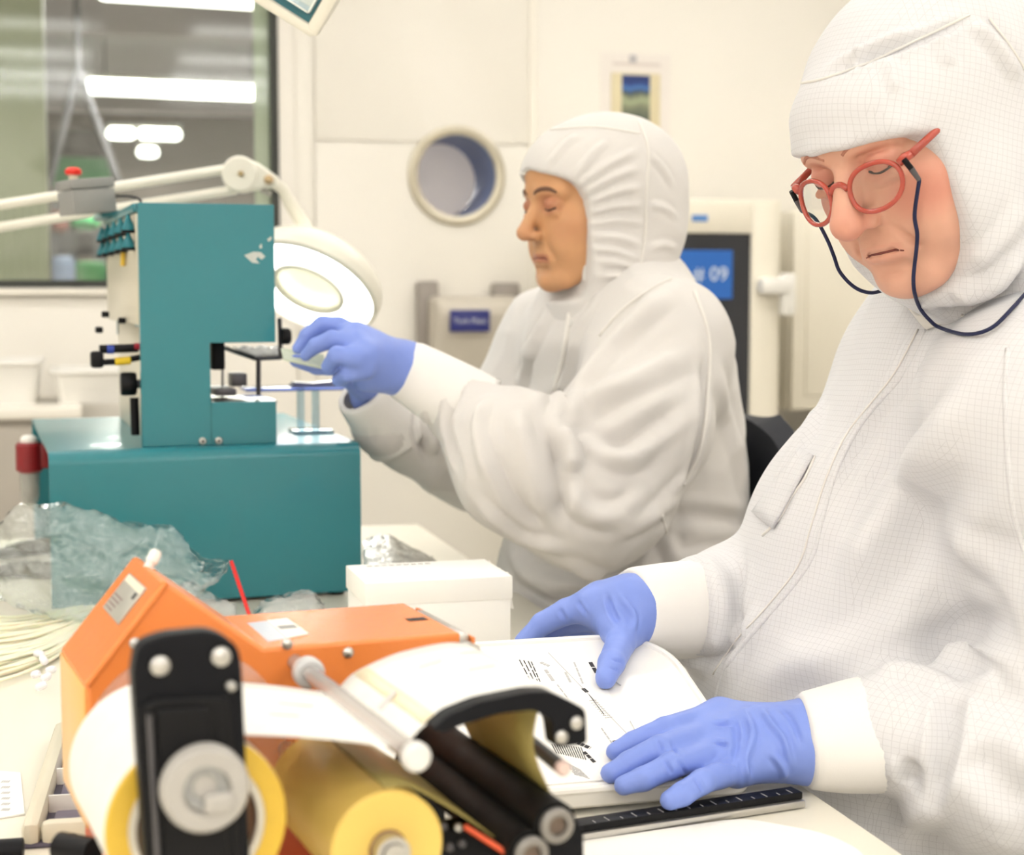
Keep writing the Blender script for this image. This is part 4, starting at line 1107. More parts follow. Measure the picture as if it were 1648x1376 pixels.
for (t, y, l, w) in ((11, -.15, .014, .006), (3, -.16, .016, .002), (4, -.13, .02, .002), (17, -.12, .014, .002), (19, -.15, .016, .002), (20, -.11, .02, .002)):
    a = wpath[min(t * 2, len(wpath) - 2)]; b2 = wpath[min(t * 2, len(wpath) - 2) + 1]
    dd = (b2 - a).normalized()
    rows = [[Vector((a.x + dd.x * l * i, y + w * j, a.z + dd.z * l * i + .0007)) for j in (0, 1)] for i in (0, 1)]
    B().grid(rows, .0003).build('faint_print', mat('faint_print', rgb(216, 212, 208), .7), wb)
# liner returning from peel edge over the rollers to the take-up roll
pe = wp[-1]
lp = [(pe[0] - .001, pe[1] - .002), (dq(872, 1150, YN)[0], dq(872, 1150, YN)[1]), (dq(866, 1210, YN)[0], dq(866, 1210, YN)[1]), (r1[0] + .006, r1[1] + .0122), (r1[0] + .0135, r1[1]), (r1[0] + .004, r1[1] - .014), (r2[0], r2[1] - .0135), (r2[0] - .0115, r2[1] + .003), (yc[0] + .02, yc[1] + YR - .004), (yc[0], yc[1] + YR + .0004)]
lpth = smooth_path([(a, 0, b) for a, b in lp], 5)
rows = [[Vector((p.x, YN + .006 + (YFAR - YN - .006) * j / 4, p.z)) for j in range(5)] for p in lpth]
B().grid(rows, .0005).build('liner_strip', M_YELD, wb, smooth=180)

# ------------------------------------------------------------------ clutter left
# organiser box
OB = Frame(at_z(34, 1368, TABZ), RA + math.radians(-4))
e = frame_empty('parts_organizer', OB, 'beige compartment box beside the orange dispenser, cut by it', 'organizer')
M_BOXB = mat('beige_box', rgb(212, 204, 182), .4, noise=.03)
wB, dB, hB = .2, .30, .02
B().box((0, 0, 0), (wB, dB, .004), .002).build('box_floor', mat('dark_foam', rgb(92, 86, 100), .7, noise=.1), e)
for lo, hi in (((0, 0, .0), (.014, dB, hB)), ((wB - .014, 0, 0), (wB, dB, hB)), ((.014, 0, 0), (wB - .014, .014, hB)), ((.014, dB - .014, 0), (wB - .014, dB, hB))):
    B().box(lo, hi, .006).build('box_side', M_BOXB, e)
for i in range(1, 4):
    B().box((.014, dB * i / 4 - .001, .004), (wB - .014, dB * i / 4 + .001, hB - .002)).build('divider', M_WHITEPL, e)
for k, (y0, cc) in enumerate(((.02, (96, 88, 104)), (.095, (92, 84, 104)), (.165, (70, 74, 168)), (.24, (100, 92, 106)))):
    B().box((.02, y0, .004), (.1, y0 + .045, .009), .004).build('compartment_pad', mat('pad_%d' % k, rgb(*cc), .4, noise=.2, nscale=60), e)
# card with print
ca_ = [at_z(-40, 1240, TABZ), at_z(33, 1246, TABZ), at_z(40, 1312, TABZ), at_z(-40, 1326, TABZ)]
c0 = sum(ca_, Vector()) / 4
e = empty('printed_card', (c0.x, c0.y, TABZ), 0, 'small white printed card at the left picture edge', 'card')
B().prism([(p.x - c0.x, p.y - c0.y) for p in ca_], lambda a, b, t: Vector((a, b, t)), .0003, .0016).build('card_sheet', M_PAPER, e)
for i in range(4):
    for j in range(6):
        p = at_z(4 + i * 3.4, 1258 + j * 9, TABZ + .0016) - Vector((c0.x, c0.y, TABZ))
        B().box((p.x - .0006, p.y - .003, .0014), (p.x + .0006, p.y + .003, .0019)).build('printed_word', M_INKL, e)
# black marker
p0 = at_z(-60, 1372, TABZ + .008); p1 = at_z(38, 1366, TABZ + .008)
e = empty('black_marker', (p0.x, p0.y, TABZ), 0, 'thick black marker at the lower left picture corner', 'marker')
v_ = p1 - p0; dd = v_.normalized()
B().tube([Vector((0, 0, .008)), Vector((0, 0, .008)) + v_ * .6], .0075, 16).build('marker_barrel', M_BLACK, e)
B().tube([Vector((0, 0, .008)) + v_ * .6, Vector((0, 0, .008)) + v_ * .99, Vector((0, 0, .008)) + v_], [.0082, .0082, .0072], 16).build('marker_cap', M_BLACKMET, e)

# bundle of clear tubing
M_TUBE = mat('cream_tubing', rgb(252, 245, 218), .35, noise=.02, sss=.3)
e = empty('tubing_bundle', at_z(60, 1080, TABZ), 0, 'bundle of thin cream clear tubing lying left of the orange dispenser', 'tubing')
o_ = e.location.copy()
rnd = random.Random(3); b = B()
for i in range(110):
    y0 = rnd.uniform(988, 1130); t = (y0 - 988) / 142
    hgt = rnd.uniform(.001, .012) * (1 - abs(t - .5))
    p0 = at_z(-260, y0 + rnd.uniform(-20, 40), TABZ); p1 = at_z(20 + rnd.uniform(-10, 10), lerp(1000, 1090, t) + rnd.uniform(-10, 10), TABZ); p2 = at_z(150, lerp(975, 1030, t) + rnd.uniform(-6, 6), TABZ); p3 = at_z(230, lerp(968, 1000, t), TABZ)
    z = Vector((0, 0, .002 + hgt))
    b.tube(smooth_path([p0 + z - o_, p1 + z * 1.3 - o_, p2 + z * .8 - o_, p3 + z * .5 - o_], 6), .0019, 6)
b.build('tube_strands', M_TUBE, e, smooth=180)['kind'] = 'stuff'
for i, (px, py) in enumerate(((62, 1052), (70, 1062), (58, 1085), (74, 1090), (66, 1104), (82, 1078))):
    p = at_z(px, py, TABZ + .018) - o_
    B().lathe([(.0025, -.006), (.0042, -.004), (.0042, .003), (.0022, .006)], p, (rnd.uniform(-1, 1), rnd.uniform(-1, 1), .3), 10).build('connector', mat('connector_clear_%d' % i, rgb(236, 232, 236), .25, noise=.05), e)
tb = [at_z(-30, 1108, TABZ), at_z(30, 1100, TABZ), at_z(120, 1098, TABZ), at_z(120, 1130, TABZ), at_z(-30, 1134, TABZ)]
# dark hoses
e = empty('dark_hoses', at_z(40, 905, TABZ), 0, 'two dark grey braided hoses behind the clear bag at the left edge', 'hoses')
M_HOSE = mat('dark_grey_braid', rgb(96, 92, 84), .6, noise=.2, nscale=120, bump=.3, bscale=300)
o_ = e.location.copy()
for pts in (((-80, 898), (0, 884), (40, 874), (84, 872), (130, 880)), ((-80, 930), (0, 912), (30, 908), (84, 910), (130, 915))):
    pp_ = smooth_path([at_z(x, y + 8, TABZ + .012) - o_ for x, y in pts], 6)
    B().tube(pp_, [.006 + .008 * min(1, i / len(pp_) * 1.6) for i in range(len(pp_))], 12).build('hose', M_HOSE, e)

# ------------------------------------------------------------------ clear bags
M_BAG = clear_mat('clear_bag_film', (.95, .98, .96, 1), .08, gloss=2.8, body=.04, body_c=(.86, .95, .9, 1), bump=.9, bscale=40)
M_BAG2 = clear_mat('milky_bag_film', (.95, .96, .96, 1), .12, gloss=2.0, body=.2, body_c=(.95, .96, .95, 1), bump=.8, bscale=46)
def nz(x, y, s=0.0):
    return (math.sin(7.1 * x + 3.3 * y + s) + math.sin(-5.3 * x + 9.7 * y + 1.7 * s) + .6 * math.sin(17 * x + 11 * y + s * 2) + .5 * math.sin(23 * x - 19 * y + s)) / 3.1
def bag(name, top, bot, dtop, dbot, label, m, seed, nx=46, ny=18, amp=.012):
    "pillow of two crumpled film layers between a top and a bottom edge given as pixel polylines"
    def samp(pl, t):
        t *= len(pl) - 1; i = min(int(t), len(pl) - 2); f = t - i
        return lerp(pl[i][0], pl[i + 1][0], f), lerp(pl[i][1], pl[i + 1][1], f)
    layers = []
    for s in (-1, 1):
        rows = []
        for j in range(ny + 1):
            v = j / ny; row = []
            for i in range(nx + 1):
                u = i / nx
                tx, ty = samp(top, u); bx, by = samp(bot, u)
                pt = at(tx, ty, dtop); pb = at(bx, by, dbot)
                if pb.z < TABZ + .002: pb = at_z(bx, by, TABZ + .002)
                p = pt.lerp(pb, v)
                edge = min(1, 4 * v * (1 - v) * 1.5 + .0) * min(1, 5 * u * (1 - u) + .02)
                f = (abs(nz(u * 2.2, v * 1.4, seed + s)) + abs(nz(u * 5, v * 4, seed * 2 + s)) * .6 - .5) * amp * 1.6
                p = p + Vector((0, s * .008 * edge + f * (.3 + .7 * edge), f * .35))
                if p.z < TABZ + .002: p.z = TABZ + .002
                row.append(p)
            rows.append(row)
        layers.append(rows)
    c = sum((p for r in layers[0] for p in r), Vector()) / ((nx + 1) * (ny + 1)); c.z = TABZ
    b = B()
    for rows in layers:
        b.grid([[p - c for p in r] for r in rows])
    n = (nx + 1) * (ny + 1)
    rim = [(j) for j in range(nx + 1)] + [i * (nx + 1) + nx for i in range(1, ny + 1)] + [ny * (nx + 1) + j for j in range(nx - 1, -1, -1)] + [i * (nx + 1) for i in range(ny - 1, 0, -1)]
    for a, q_ in zip(rim, rim[1:] + rim[:1]): b.f.append((a, q_, q_ + n, a + n))
    o = b.build(name, m, None, smooth=180); o.location = c
    return tag(o, label, 'plastic bag')
bag('plastic_bag', [(-40, 870), (0, 840), (25, 812), (60, 812), (100, 808), (150, 826), (200, 842), (270, 846), (300, 872), (325, 900), (370, 902)],
    [(-40, 960), (0, 962), (25, 975), (60, 985), (90, 1000), (150, 1010), (220, 1000), (270, 985), (320, 960), (345, 940), (366, 918)], 2.05, 1.98, 'large crumpled clear bag leaning on the teal machine base', M_BAG, 1.3)
bag('plastic_bag', [(290, 940), (310, 935), (330, 950), (352, 962), (380, 972)], [(292, 985), (315, 1010), (335, 1015), (355, 1015), (382, 1012)], 1.99, 1.96, 'small milky bag behind the orange tower slope', M_BAG2, 4.1, 20, 10, .006)
bag('plastic_bag', [(408, 985), (425, 966), (450, 958), (480, 950), (505, 950), (522, 972)], [(408, 1010), (430, 1025), (455, 1030), (480, 1030), (505, 1026), (522, 1005)], 1.99, 1.93, 'small crumpled clear bag between teal machine and carton', M_BAG2, 2.2, 26, 12, .008)
bag('plastic_bag', [(584, 870), (600, 862), (630, 860), (650, 874), (690, 894), (705, 905)], [(584, 960), (610, 965), (640, 965), (660, 960), (690, 950), (705, 940)], 2.25, 2.05, 'pale folded plastic bag behind the white carton', M_BAG2, 7.7, 24, 12, .006)
# red cable tie
e = empty('red_tie', at_z(400, 1010, TABZ), 0, 'thin red beaded tie standing beside the clear bag', 'cable tie')
o_ = e.location.copy(); b0 = at(372, 903, 1.98); b1 = at(402, 992, 1.96); 
pts = [b0.lerp(b1, k / 30) for k in range(31)]; b2 = Vector((b1.x + .01, b1.y - .01, TABZ + .002))
B().tube([p - o_ for p in pts] + [b2 - o_], [.0021 if k % 2 else .0029 for k in range(31)] + [.002], 8).build('tie_strap', mat('red_nylon', rgb(226, 44, 40), .35, noise=.05), e)
B().box(b2 - o_ + Vector((-.004, -.004, -.002)), b2 - o_ + Vector((.004, .004, .006)), .001).build('tie_head', mat('red_nylon_head', rgb(216, 40, 38), .35), e)
# ------------------------------------------------------------------ implicit surfaces -> meshes
class Field:
    "signed distance on a grid; every primitive only touches the block it can reach"
    def __init__(s, lo, hi, h):
        s.lo = np.array(lo, np.float32); s.h = h
        s.n = np.maximum(2, np.ceil((np.array(hi) - np.array(lo)) / h).astype(int) + 1)
        s.g = np.full(s.n, 0.3, np.float32)
        s.ax = [s.lo[i] + h * np.arange(s.n[i], dtype=np.float32) for i in range(3)]
    def block(s, lo, hi, pad):
        sl = []
        for i in range(3):
            a = int(np.floor((lo[i] - pad - s.lo[i]) / s.h)); b = int(np.ceil((hi[i] + pad - s.lo[i]) / s.h)) + 1
            a = max(0, a); b = min(int(s.n[i]), b)
            if b - a < 1: return None, None
            sl.append(slice(a, b))
        X = s.ax[0][sl[0]][:, None, None]; Y = s.ax[1][sl[1]][None, :, None]; Z = s.ax[2][sl[2]][None, None, :]
        return tuple(sl), (X, Y, Z)
    def put(s, sl, d, k, sub=False):
        g = s.g[sl]
        if sub: d = -d; g2 = -g
        else: g2 = g
        # smooth union (or smooth subtraction on the negated pair)
        if sub:
            if k > 0:
                h = np.maximum(k - np.abs(g - d), 0) / k
                r = np.maximum(g, d) + h * h * k * .25
            else: r = np.maximum(g, d)
        else:
            if k > 0:
                h = np.maximum(k - np.abs(g - d), 0) / k
                r = np.minimum(g, d) - h * h * k * .25
            else: r = np.minimum(g, d)
        s.g[sl] = r
    def cone(s, a, b, ra, rb, k=.01, sub=False, sq=None):
        a = np.array(a, np.float32); b = np.array(b, np.float32)
        R = max(ra, rb); lo = np.minimum(a, b) - R; hi = np.maximum(a, b) + R
        sl, P = s.block(lo, hi, k + 2 * s.h)
        if sl is None: return s
        d = b - a; L = float(d @ d) + 1e-12
        px, py, pz = P[0] - a[0], P[1] - a[1], P[2] - a[2]
        t = np.clip((px * d[0] + py * d[1] + pz * d[2]) / L, 0, 1)
        qx, qy, qz = px - t * d[0], py - t * d[1], pz - t * d[2]
        s.put(sl, np.sqrt(qx * qx + qy * qy + qz * qz) - (ra + (rb - ra) * t), k, sub)
        return s
    def ell(s, c, r, R=None, k=.01, sub=False):
        "ellipsoid; R rows are the local axes"
        c = np.array(c, np.float32); r = np.array(r, np.float32)
        R = np.eye(3) if R is None else np.array([list(v) for v in R])
        ext = np.sqrt(((R * r[:, None]) ** 2).sum(0))
        sl, P = s.block(c - ext, c + ext, k + 2 * s.h)
        if sl is None: return s
        q = [P[0] - c[0], P[1] - c[1], P[2] - c[2]]
        l = [(q[0] * R[i][0] + q[1] * R[i][1] + q[2] * R[i][2]) for i in range(3)]
        k0 = np.sqrt(sum((l[i] / r[i]) ** 2 for i in range(3))); k1 = np.sqrt(sum((l[i] / (r[i] * r[i])) ** 2 for i in range(3))) + 1e-9
        s.put(sl, k0 * (k0 - 1) / k1, k, sub)
        return s
    def fn(s, f, k=0.0, sub=False):
        P = (s.ax[0][:, None, None], s.ax[1][None, :, None], s.ax[2][None, None, :])
        s.put((slice(None),) * 3, f(*P).astype(np.float32), k, sub)
        return s
    def mesh(s, name):
        g = s.g; n = s.n
        neg = g < 0
        c = np.zeros(tuple(n - 1), np.int8)
        for i in (0, 1):
            for j in (0, 1):
                for k in (0, 1):
                    c += neg[i:n[0] - 1 + i, j:n[1] - 1 + j, k:n[2] - 1 + k]
        act = (c > 0) & (c < 8)
        I = np.argwhere(act)
        idx = np.full(act.shape, -1, np.int32); idx[act] = np.arange(len(I))
        V = {}
        cor = [(i, j, k) for i in (0, 1) for j in (0, 1) for k in (0, 1)]
        val = {q: g[I[:, 0] + q[0], I[:, 1] + q[1], I[:, 2] + q[2]] for q in cor}
        acc = np.zeros((len(I), 3), np.float32); cnt = np.zeros(len(I), np.float32)
        for q in cor:
            for a in range(3):
                if q[a]: continue
                q2 = list(q); q2[a] = 1; q2 = tuple(q2)
                v0, v1 = val[q], val[q2]
                m = (v0 < 0) != (v1 < 0)
                t = np.where(m, v0 / np.where(np.abs(v0 - v1) < 1e-9, 1e-9, v0 - v1), 0)
                p = np.tile(np.array(q, np.float32), (len(I), 1)); p[:, a] += t
                acc += p * m[:, None]; cnt += m
        pos = (acc / cnt[:, None] + I) * s.h + s.lo
        F_ = []
        for a in range(3):
            b, d = (a + 1) % 3, (a + 2) % 3
            sl0 = [slice(None)] * 3; sl1 = [slice(None)] * 3
            sl0[a] = slice(0, n[a] - 1); sl1[a] = slice(1, n[a])
            m = neg[tuple(sl0)] != neg[tuple(sl1)]
            E = np.argwhere(m)
            E = E[(E[:, b] > 0) & (E[:, b] < n[b] - 1) & (E[:, d] > 0) & (E[:, d] < n[d] - 1)]
            def cell(db, dd):
                C = E.copy(); C[:, b] -= db; C[:, d] -= dd
                return idx[C[:, 0], C[:, 1], C[:, 2]]
            Q = np.stack([cell(1, 1), cell(0, 1), cell(0, 0), cell(1, 0)], 1)
            fl = neg[E[:, 0], E[:, 1], E[:, 2]]
            Q[~fl] = Q[~fl][:, ::-1]
            F_.append(Q)
        Fq = np.concatenate(F_); Fq = Fq[(Fq >= 0).all(1)]
        return pos.astype(np.float64), Fq

def smooth_np(pos, F, it=2, lam=.5):
    n = len(pos)
    e = np.concatenate([F[:, [0, 1]], F[:, [1, 2]], F[:, [2, 3]], F[:, [3, 0]]])
    cnt = np.bincount(e[:, 0], minlength=n).astype(float)
    for _ in range(it):
        acc = np.stack([np.bincount(e[:, 0], weights=pos[e[:, 1], a], minlength=n) for a in range(3)], 1)
        m = cnt > 0
        pos[m] += lam * (acc[m] / cnt[m][:, None] - pos[m])
    return pos

def normals_np(pos, F):
    a, b, c, d = (pos[F[:, i]] for i in range(4))
    fn = np.cross(c - a, d - b)
    N = np.zeros_like(pos)
    for i in range(4):
        for ax in range(3): N[:, ax] += np.bincount(F[:, i], weights=fn[:, ax], minlength=len(pos))
    return N / (np.linalg.norm(N, axis=1, keepdims=True) + 1e-12)

def to_obj(name, pos, F, m, parent):
    me = bpy.data.meshes.new(name)
    me.vertices.add(len(pos)); me.vertices.foreach_set('co', pos.astype(np.float32).ravel())
    me.loops.add(len(F) * 4); me.loops.foreach_set('vertex_index', F.astype(np.int32).ravel())
    me.polygons.add(len(F)); me.polygons.foreach_set('loop_start', np.arange(len(F), dtype=np.int32) * 4)
    me.update(calc_edges=True)
    if parent is not None and parent.location.length > 0:
        me.transform(Matrix.Translation(-parent.location))
    return link(name, me, m, parent, 180)

class Caster:
    def __init__(s, pos, F):
        s.t = BVHTree.FromPolygons([tuple(p) for p in pos], [tuple(int(i) for i in f) for f in F])
    def hit(s, px, py):
        l, n, i, d = s.t.ray_cast(Vector((0, 0, CAMZ)), ray(px, py).normalized())
        return (l, n) if l is not None else (None, None)
    def path(s, pts, off=0.0, n=5):
        "pixel polyline dropped on to the surface"
        P = smooth_path([(x, y, 0) for x, y in pts], n)
        out = []
        for p in P:
            l, nn = s.hit(p.x, p.y)
            if l is not None: out.append(l + nn * off)
        return out

def stroke_disp(pos, N, cast, strokes):
    "cloth folds: each stroke (pixel points, width, height) lifts a ridge (height > 0) or presses a valley"
    disp = np.zeros(len(pos))
    for pts, w, hgt in strokes:
        w = w * .8; hgt = hgt * 1.05
        P = cast.path(pts, 0, 4)
        if len(P) < 2: continue
        P = np.array([tuple(p) for p in P])
        lo = P.min(0) - 3 * w; hi = P.max(0) + 3 * w
        m = ((pos > lo) & (pos < hi)).all(1)
        q = pos[m]
        if not len(q): continue
        best = np.full(len(q), 9.0); tt = np.zeros(len(q))
        L = len(P) - 1
        for i in range(L):
            a, b = P[i], P[i + 1]; d = b - a; l2 = d @ d + 1e-12
            if l2 > (6 * w) ** 2 + .0009: continue
            t = np.clip(((q - a) @ d) / l2, 0, 1)
            ds = np.linalg.norm(q - a - t[:, None] * d, axis=1)
            u = ds < best
            best[u] = ds[u]; tt[u] = (i + t[u]) / L
        taper = np.clip(np.minimum(tt, 1 - tt) * 5, 0.15, 1)
        x = best / w
        disp[m] += hgt * taper * (np.exp(-x * x) - .35 * np.exp(-(x - 1.7) ** 2 / .5))
    return pos + N * disp[:, None]

def wave(p, f, seed):
    r = np.random.RandomState(seed)
    v = np.zeros(len(p))
    for i in range(7):
        d = r.normal(size=3); d /= np.linalg.norm(d)
        v += np.sin((p @ d) * f * r.uniform(.6, 1.6) + r.uniform(0, 6.3) + 1.3 * np.sin((p @ np.roll(d, 1)) * f * .7 + i))
    return v / 4.0

def crumple(pos, N, amp, f, seed):
    v = (1 - np.minimum(1, np.abs(wave(pos, f, seed)))) ** 1.7 * 1.25; v2 = wave(pos, f * .45, seed + 1)
    return pos + N * (amp * (v - .5) * (.5 + .5 * np.tanh(1.5 * v2)))[:, None]

# ------------------------------------------------------------------ cloth, skin, glove materials
def cloth_mat(name, c, grid=None):
    m = mat(name, c, .85, noise=.02, nscale=14, bump=.10, bscale=900, spec=.25)
    nt = m.node_tree; p = nt.nodes['Principled BSDF']
    p.inputs['Sheen Weight'].default_value = .15
    if grid:
        tc = nt.nodes.new('ShaderNodeTexCoord'); geo = nt.nodes.new('ShaderNodeNewGeometry')
        mp = nt.nodes.new('ShaderNodeMapping'); mp.inputs['Rotation'].default_value = (math.radians(4), math.radians(-9), math.radians(-24))
        nt.links.new(tc.outputs['Object'], mp.inputs['Vector'])
        nz_ = nt.nodes.new('ShaderNodeTexNoise'); nz_.inputs['Scale'].default_value = 9; nt.links.new(tc.outputs['Object'], nz_.inputs['Vector'])
        off = nt.nodes.new('ShaderNodeVectorMath'); off.operation = 'MULTIPLY_ADD'; off.inputs[1].default_value = (.007, .007, .007)
        nt.links.new(nz_.outputs['Color'], off.inputs[0]); nt.links.new(mp.outputs[0], off.inputs[2])
        sx = nt.nodes.new('ShaderNodeSeparateXYZ'); nt.links.new(off.outputs[0], sx.inputs[0])
        rn = nt.nodes.new('ShaderNodeMapping'); rn.vector_type = 'NORMAL'; rn.inputs['Rotation'].default_value = mp.inputs['Rotation'].default_value
        nt.links.new(geo.outputs['Normal'], rn.inputs['Vector'])
        sn_ = nt.nodes.new('ShaderNodeSeparateXYZ'); nt.links.new(rn.outputs[0], sn_.inputs[0])
        def M_(op, a, b=None, c_=None):
            q = nt.nodes.new('ShaderNodeMath'); q.operation = op
            for i, x in enumerate((a, b, c_)):
                if x is None: continue
                if isinstance(x, (int, float)): q.inputs[i].default_value = x
                else: nt.links.new(x, q.inputs[i])
            return q.outputs[0]
        lines = []
        for ax in 'XYZ':
            fr_ = M_('FRACT', M_('DIVIDE', sx.outputs[ax], grid))
            ln = M_('LESS_THAN', fr_, .075)
            face = M_('LESS_THAN', M_('ABSOLUTE', sn_.outputs[ax]), .72)
            lines.append(M_('MULTIPLY', ln, face))
        tot = M_('MINIMUM', M_('ADD', M_('ADD', lines[0], lines[1]), lines[2]), 1)
        mx = nt.nodes.new('ShaderNodeMix'); mx.data_type = 'RGBA'
        base = p.inputs['Base Color'].links[0].from_socket
        nt.links.new(base, mx.inputs['A']); mx.inputs['B'].default_value = rgb(150, 146, 148)
        nt.links.new(M_('MULTIPLY', tot, .26), mx.inputs['Factor'])
        nt.links.new(mx.outputs['Result'], p.inputs['Base Color'])
    return m
M_SUIT1 = cloth_mat('white_grid_cloth', rgb(222, 221, 223), .0052)
M_SUIT2 = cloth_mat('white_cloth', rgb(219, 215, 211))
M_SEAM = cloth_mat('white_seam_tape', rgb(230, 226, 220))
M_CUFF = cloth_mat('white_knit_cuff', rgb(240, 237, 233))
M_GLOVE = mat('blue_nitrile', rgb(128, 150, 223), .42, noise=.06, nscale=25, bump=.12, bscale=160, spec=.4)
M_SNAP = mat('white_snap_button', rgb(220, 218, 214), .35, noise=.03)

def skin_mat(name, c, blush):
    m = mat(name, c, .48, noise=.05, nscale=60, bump=.08, bscale=500, sss=.12, spec=.4)
    nt = m.node_tree; p = nt.nodes['Principled BSDF']
    at_ = nt.nodes.new('ShaderNodeAttribute'); at_.attribute_name = 'tint'
    mx = nt.nodes.new('ShaderNodeMix'); mx.data_type = 'RGBA'
    base = p.inputs['Base Color'].links[0].from_socket
    nt.links.new(base, mx.inputs['A']); mx.inputs['B'].default_value = blush
    nt.links.new(at_.outputs['Fac'], mx.inputs['Factor'])
    nt.links.new(mx.outputs['Result'], p.inputs['Base Color'])
    return m

# ------------------------------------------------------------------ head
class HeadFrame:
    "local axes: x = person's left, y = forward, z = up; origin between the ears at eye level"
    def __init__(s, eyemid, yaw, pitch, roll=0.0, sc=1.0, eye_fwd=.078):
        f = Vector((math.cos(pitch) * math.cos(yaw), math.cos(pitch) * math.sin(yaw), math.sin(pitch)))
        l = Vector((0, 0, 1)).cross(f).normalized(); u = f.cross(l).normalized()
        if roll:
            q = Matrix.Rotation(roll, 3, f); l = q @ l; u = q @ u
        s.f, s.l, s.u, s.sc = f, l, u, sc
        s.o = Vector(eyemid) - f * eye_fwd * sc
        s.R = np.array([tuple(l), tuple(f), tuple(u)])
    def w(s, x, y, z): return s.o + (s.l * x + s.f * y + s.u * z) * s.sc
    def to_local(s, pos): return ((pos - np.array(s.o)) @ s.R.T) / s.sc

def make_head(hf, m, parent, h, style):
    "skull, brow, eyes, nose, cheeks, lips, chin, jaw and neck as one surface"
    S = hf.sc
    lo = np.array(hf.o) - .19 * S; hi = np.array(hf.o) + .19 * S
    f = Field(lo, hi, h)
    W_ = hf.w
    def E(c, r, k=.012, sub=False): f.ell(W_(*c), [x * S for x in r], hf.R, k * S, sub)
    def C(a, b, ra, rb, k=.012, sub=False): f.cone(W_(*a), W_(*b), ra * S, rb * S, k * S, sub)
    E((0, -.012, .028), (.073, .093, .086))
    E((0, .030, -.030), (.061, .058, .082), .02)
    E((0, .058, .040), (.052, .034, .034), .02)                    # forehead
    C((0, -.03, -.06), (0, -.05, -.18), .058, .064, .03)           # neck
    for s in (-1, 1):
        C((s * .050, -.005, -.062), (s * .018 * style.get('jaw', 1.0), .062, -.102), .020, .016, .02)   # jaw
        E((s * .043, .056, -.030), (.020, .019, .018), .018)       # cheekbone
        E((s * .036, .060, -.062), (.020, .020, .024), .02)        # cheek
        C((s * .012, .084, .016), (s * .046, .070, .014), .010, .009, .012)     # brow
    E((0, .070, -.106), (.022, .018, .016), .016)                  # chin
    E((0, .074, -.074), (.026, .016, .022), .014)                  # muzzle
    for s in (-1, 1):
        E((s * .031, .093, -.004), (.017, .011, .0105), .010, True)            # sockets
    nl = style.get('nose', 1.0); nw = style.get('nosew', 1.0)
    C((0, .082, .006), (0, .104 * nl, -.036), .0068 * nw, .0100 * nw, .010)
    E((0, .104 * nl, -.040), (.0105 * nw, .0105 * nw, .0092 * nw), .007)          # tip
    for s in (-1, 1):
        E((s * .0115, .094, -.044), (.0066, .0090, .0066), .006)   # wing
        E((s * .0068, .1010, -.0510), (.0040, .0056, .0036), .002, True)       # nostril
    for s in (-1, 1):
        ex = s * .031
        E((ex, .0745, -.004), (.0135, .0125, .0125), .004)         # eyeball
        # upper lid hangs low: both look down
        E((ex, .0755, -.0015), (.0150, .0138, .0105), .003)
        C((ex - .012, .0830, -.0085), (ex + .012, .0815, -.0085), .0016, .0016, .001, True)   # lid slit
        C((ex - .013, .0815, -.0155), (ex + .013, .0790, -.0150), .0036, .0032, .006)         # lower lid
        C((ex - .012, .0870, .0072), (ex + .014, .0800, .0060), .0012, .0012, .003, True)     # lid crease
        # fold from nose to mouth corner
        C((s * .019, .0900, -.048), (s * .031, .0780, -.074), .0018, .0020, .006, True)
    # mouth
    mz, my = -.0745, .0885
    dr = style.get('droop', .004)
    pts = [(-.024, my - .013, mz - dr), (-.012, my - .0035, mz + .0005), (0, my, mz + .0015), (.012, my - .0035, mz + .0005), (.024, my - .013, mz - dr)]
    for a, b in zip(pts, pts[1:]):
        C((a[0], a[1] - .0015, a[2] + .0038), (b[0], b[1] - .0015, b[2] + .0038), style.get('lipr', .0036), style.get('lipr', .0036), .005)
        C((a[0], a[1] - .0020, a[2] - .0048), (b[0], b[1] - .0020, b[2] - .0048), style.get('lipr', .0036) * 1.12, style.get('lipr', .0036) * 1.12, .005)
    for a, b in zip(pts, pts[1:]):
        C((a[0], a[1] + .003, a[2]), (b[0], b[1] + .003, b[2]), .0014, .0014, .003, True)
    C((-.014, .086, -.0905), (.014, .086, -.0905), .004, .004, .010, True)     # dip above chin
    pos, Fq = f.mesh('head')
    pos = smooth_np(pos, Fq, 2, .4)
    if 'op' in style:     # the skull stays well inside the hood
        L = hf.to_local(pos); hid = np.clip((style['op'](L[:, 0], L[:, 1], L[:, 2]) - .004) / .03, 0, 1)
        keep = L[:, 2] > -.13
        pos = pos - (pos - np.array(hf.w(0, -.02, .0))) * (hid * keep * .16)[:, None]
    o = to_obj('body', pos, Fq, m, parent)
    L = hf.to_local(pos)
    tint = np.zeros(len(pos))
    # lips, cheeks, nose tip and lids redder; eye tint also paints socket shade
    dm_ = np.abs(L[:, 2] - (mz + .0005 - (np.abs(L[:, 0]) / .024) ** 2 * dr)); inm = (np.abs(L[:, 0]) < .024) & (L[:, 1] > .06)
    tint = np.maximum(tint, np.where(inm, np.clip(1.25 - dm_ / .0065, 0, style.get('lip', .6)) * np.clip((.026 - np.abs(L[:, 0])) / .006, 0, 1), 0))
    for s in (-1, 1):
        d = np.linalg.norm((L - np.array([s * .043, .060, -.036])) / np.array([.03, .03, .026]), axis=1)
        tint = np.maximum(tint, style.get('blush', .4) * np.clip(1.2 - d, 0, 1))
        d = np.linalg.norm((L - np.array([s * .031, .083, -.002])) / np.array([.022, .02, .016]), axis=1)
        tint = np.maximum(tint, style.get('eye', .5) * np.clip(1.2 - d, 0, 1))
    d = np.linalg.norm((L - np.array([0, .108, -.042])) / .02, axis=1)
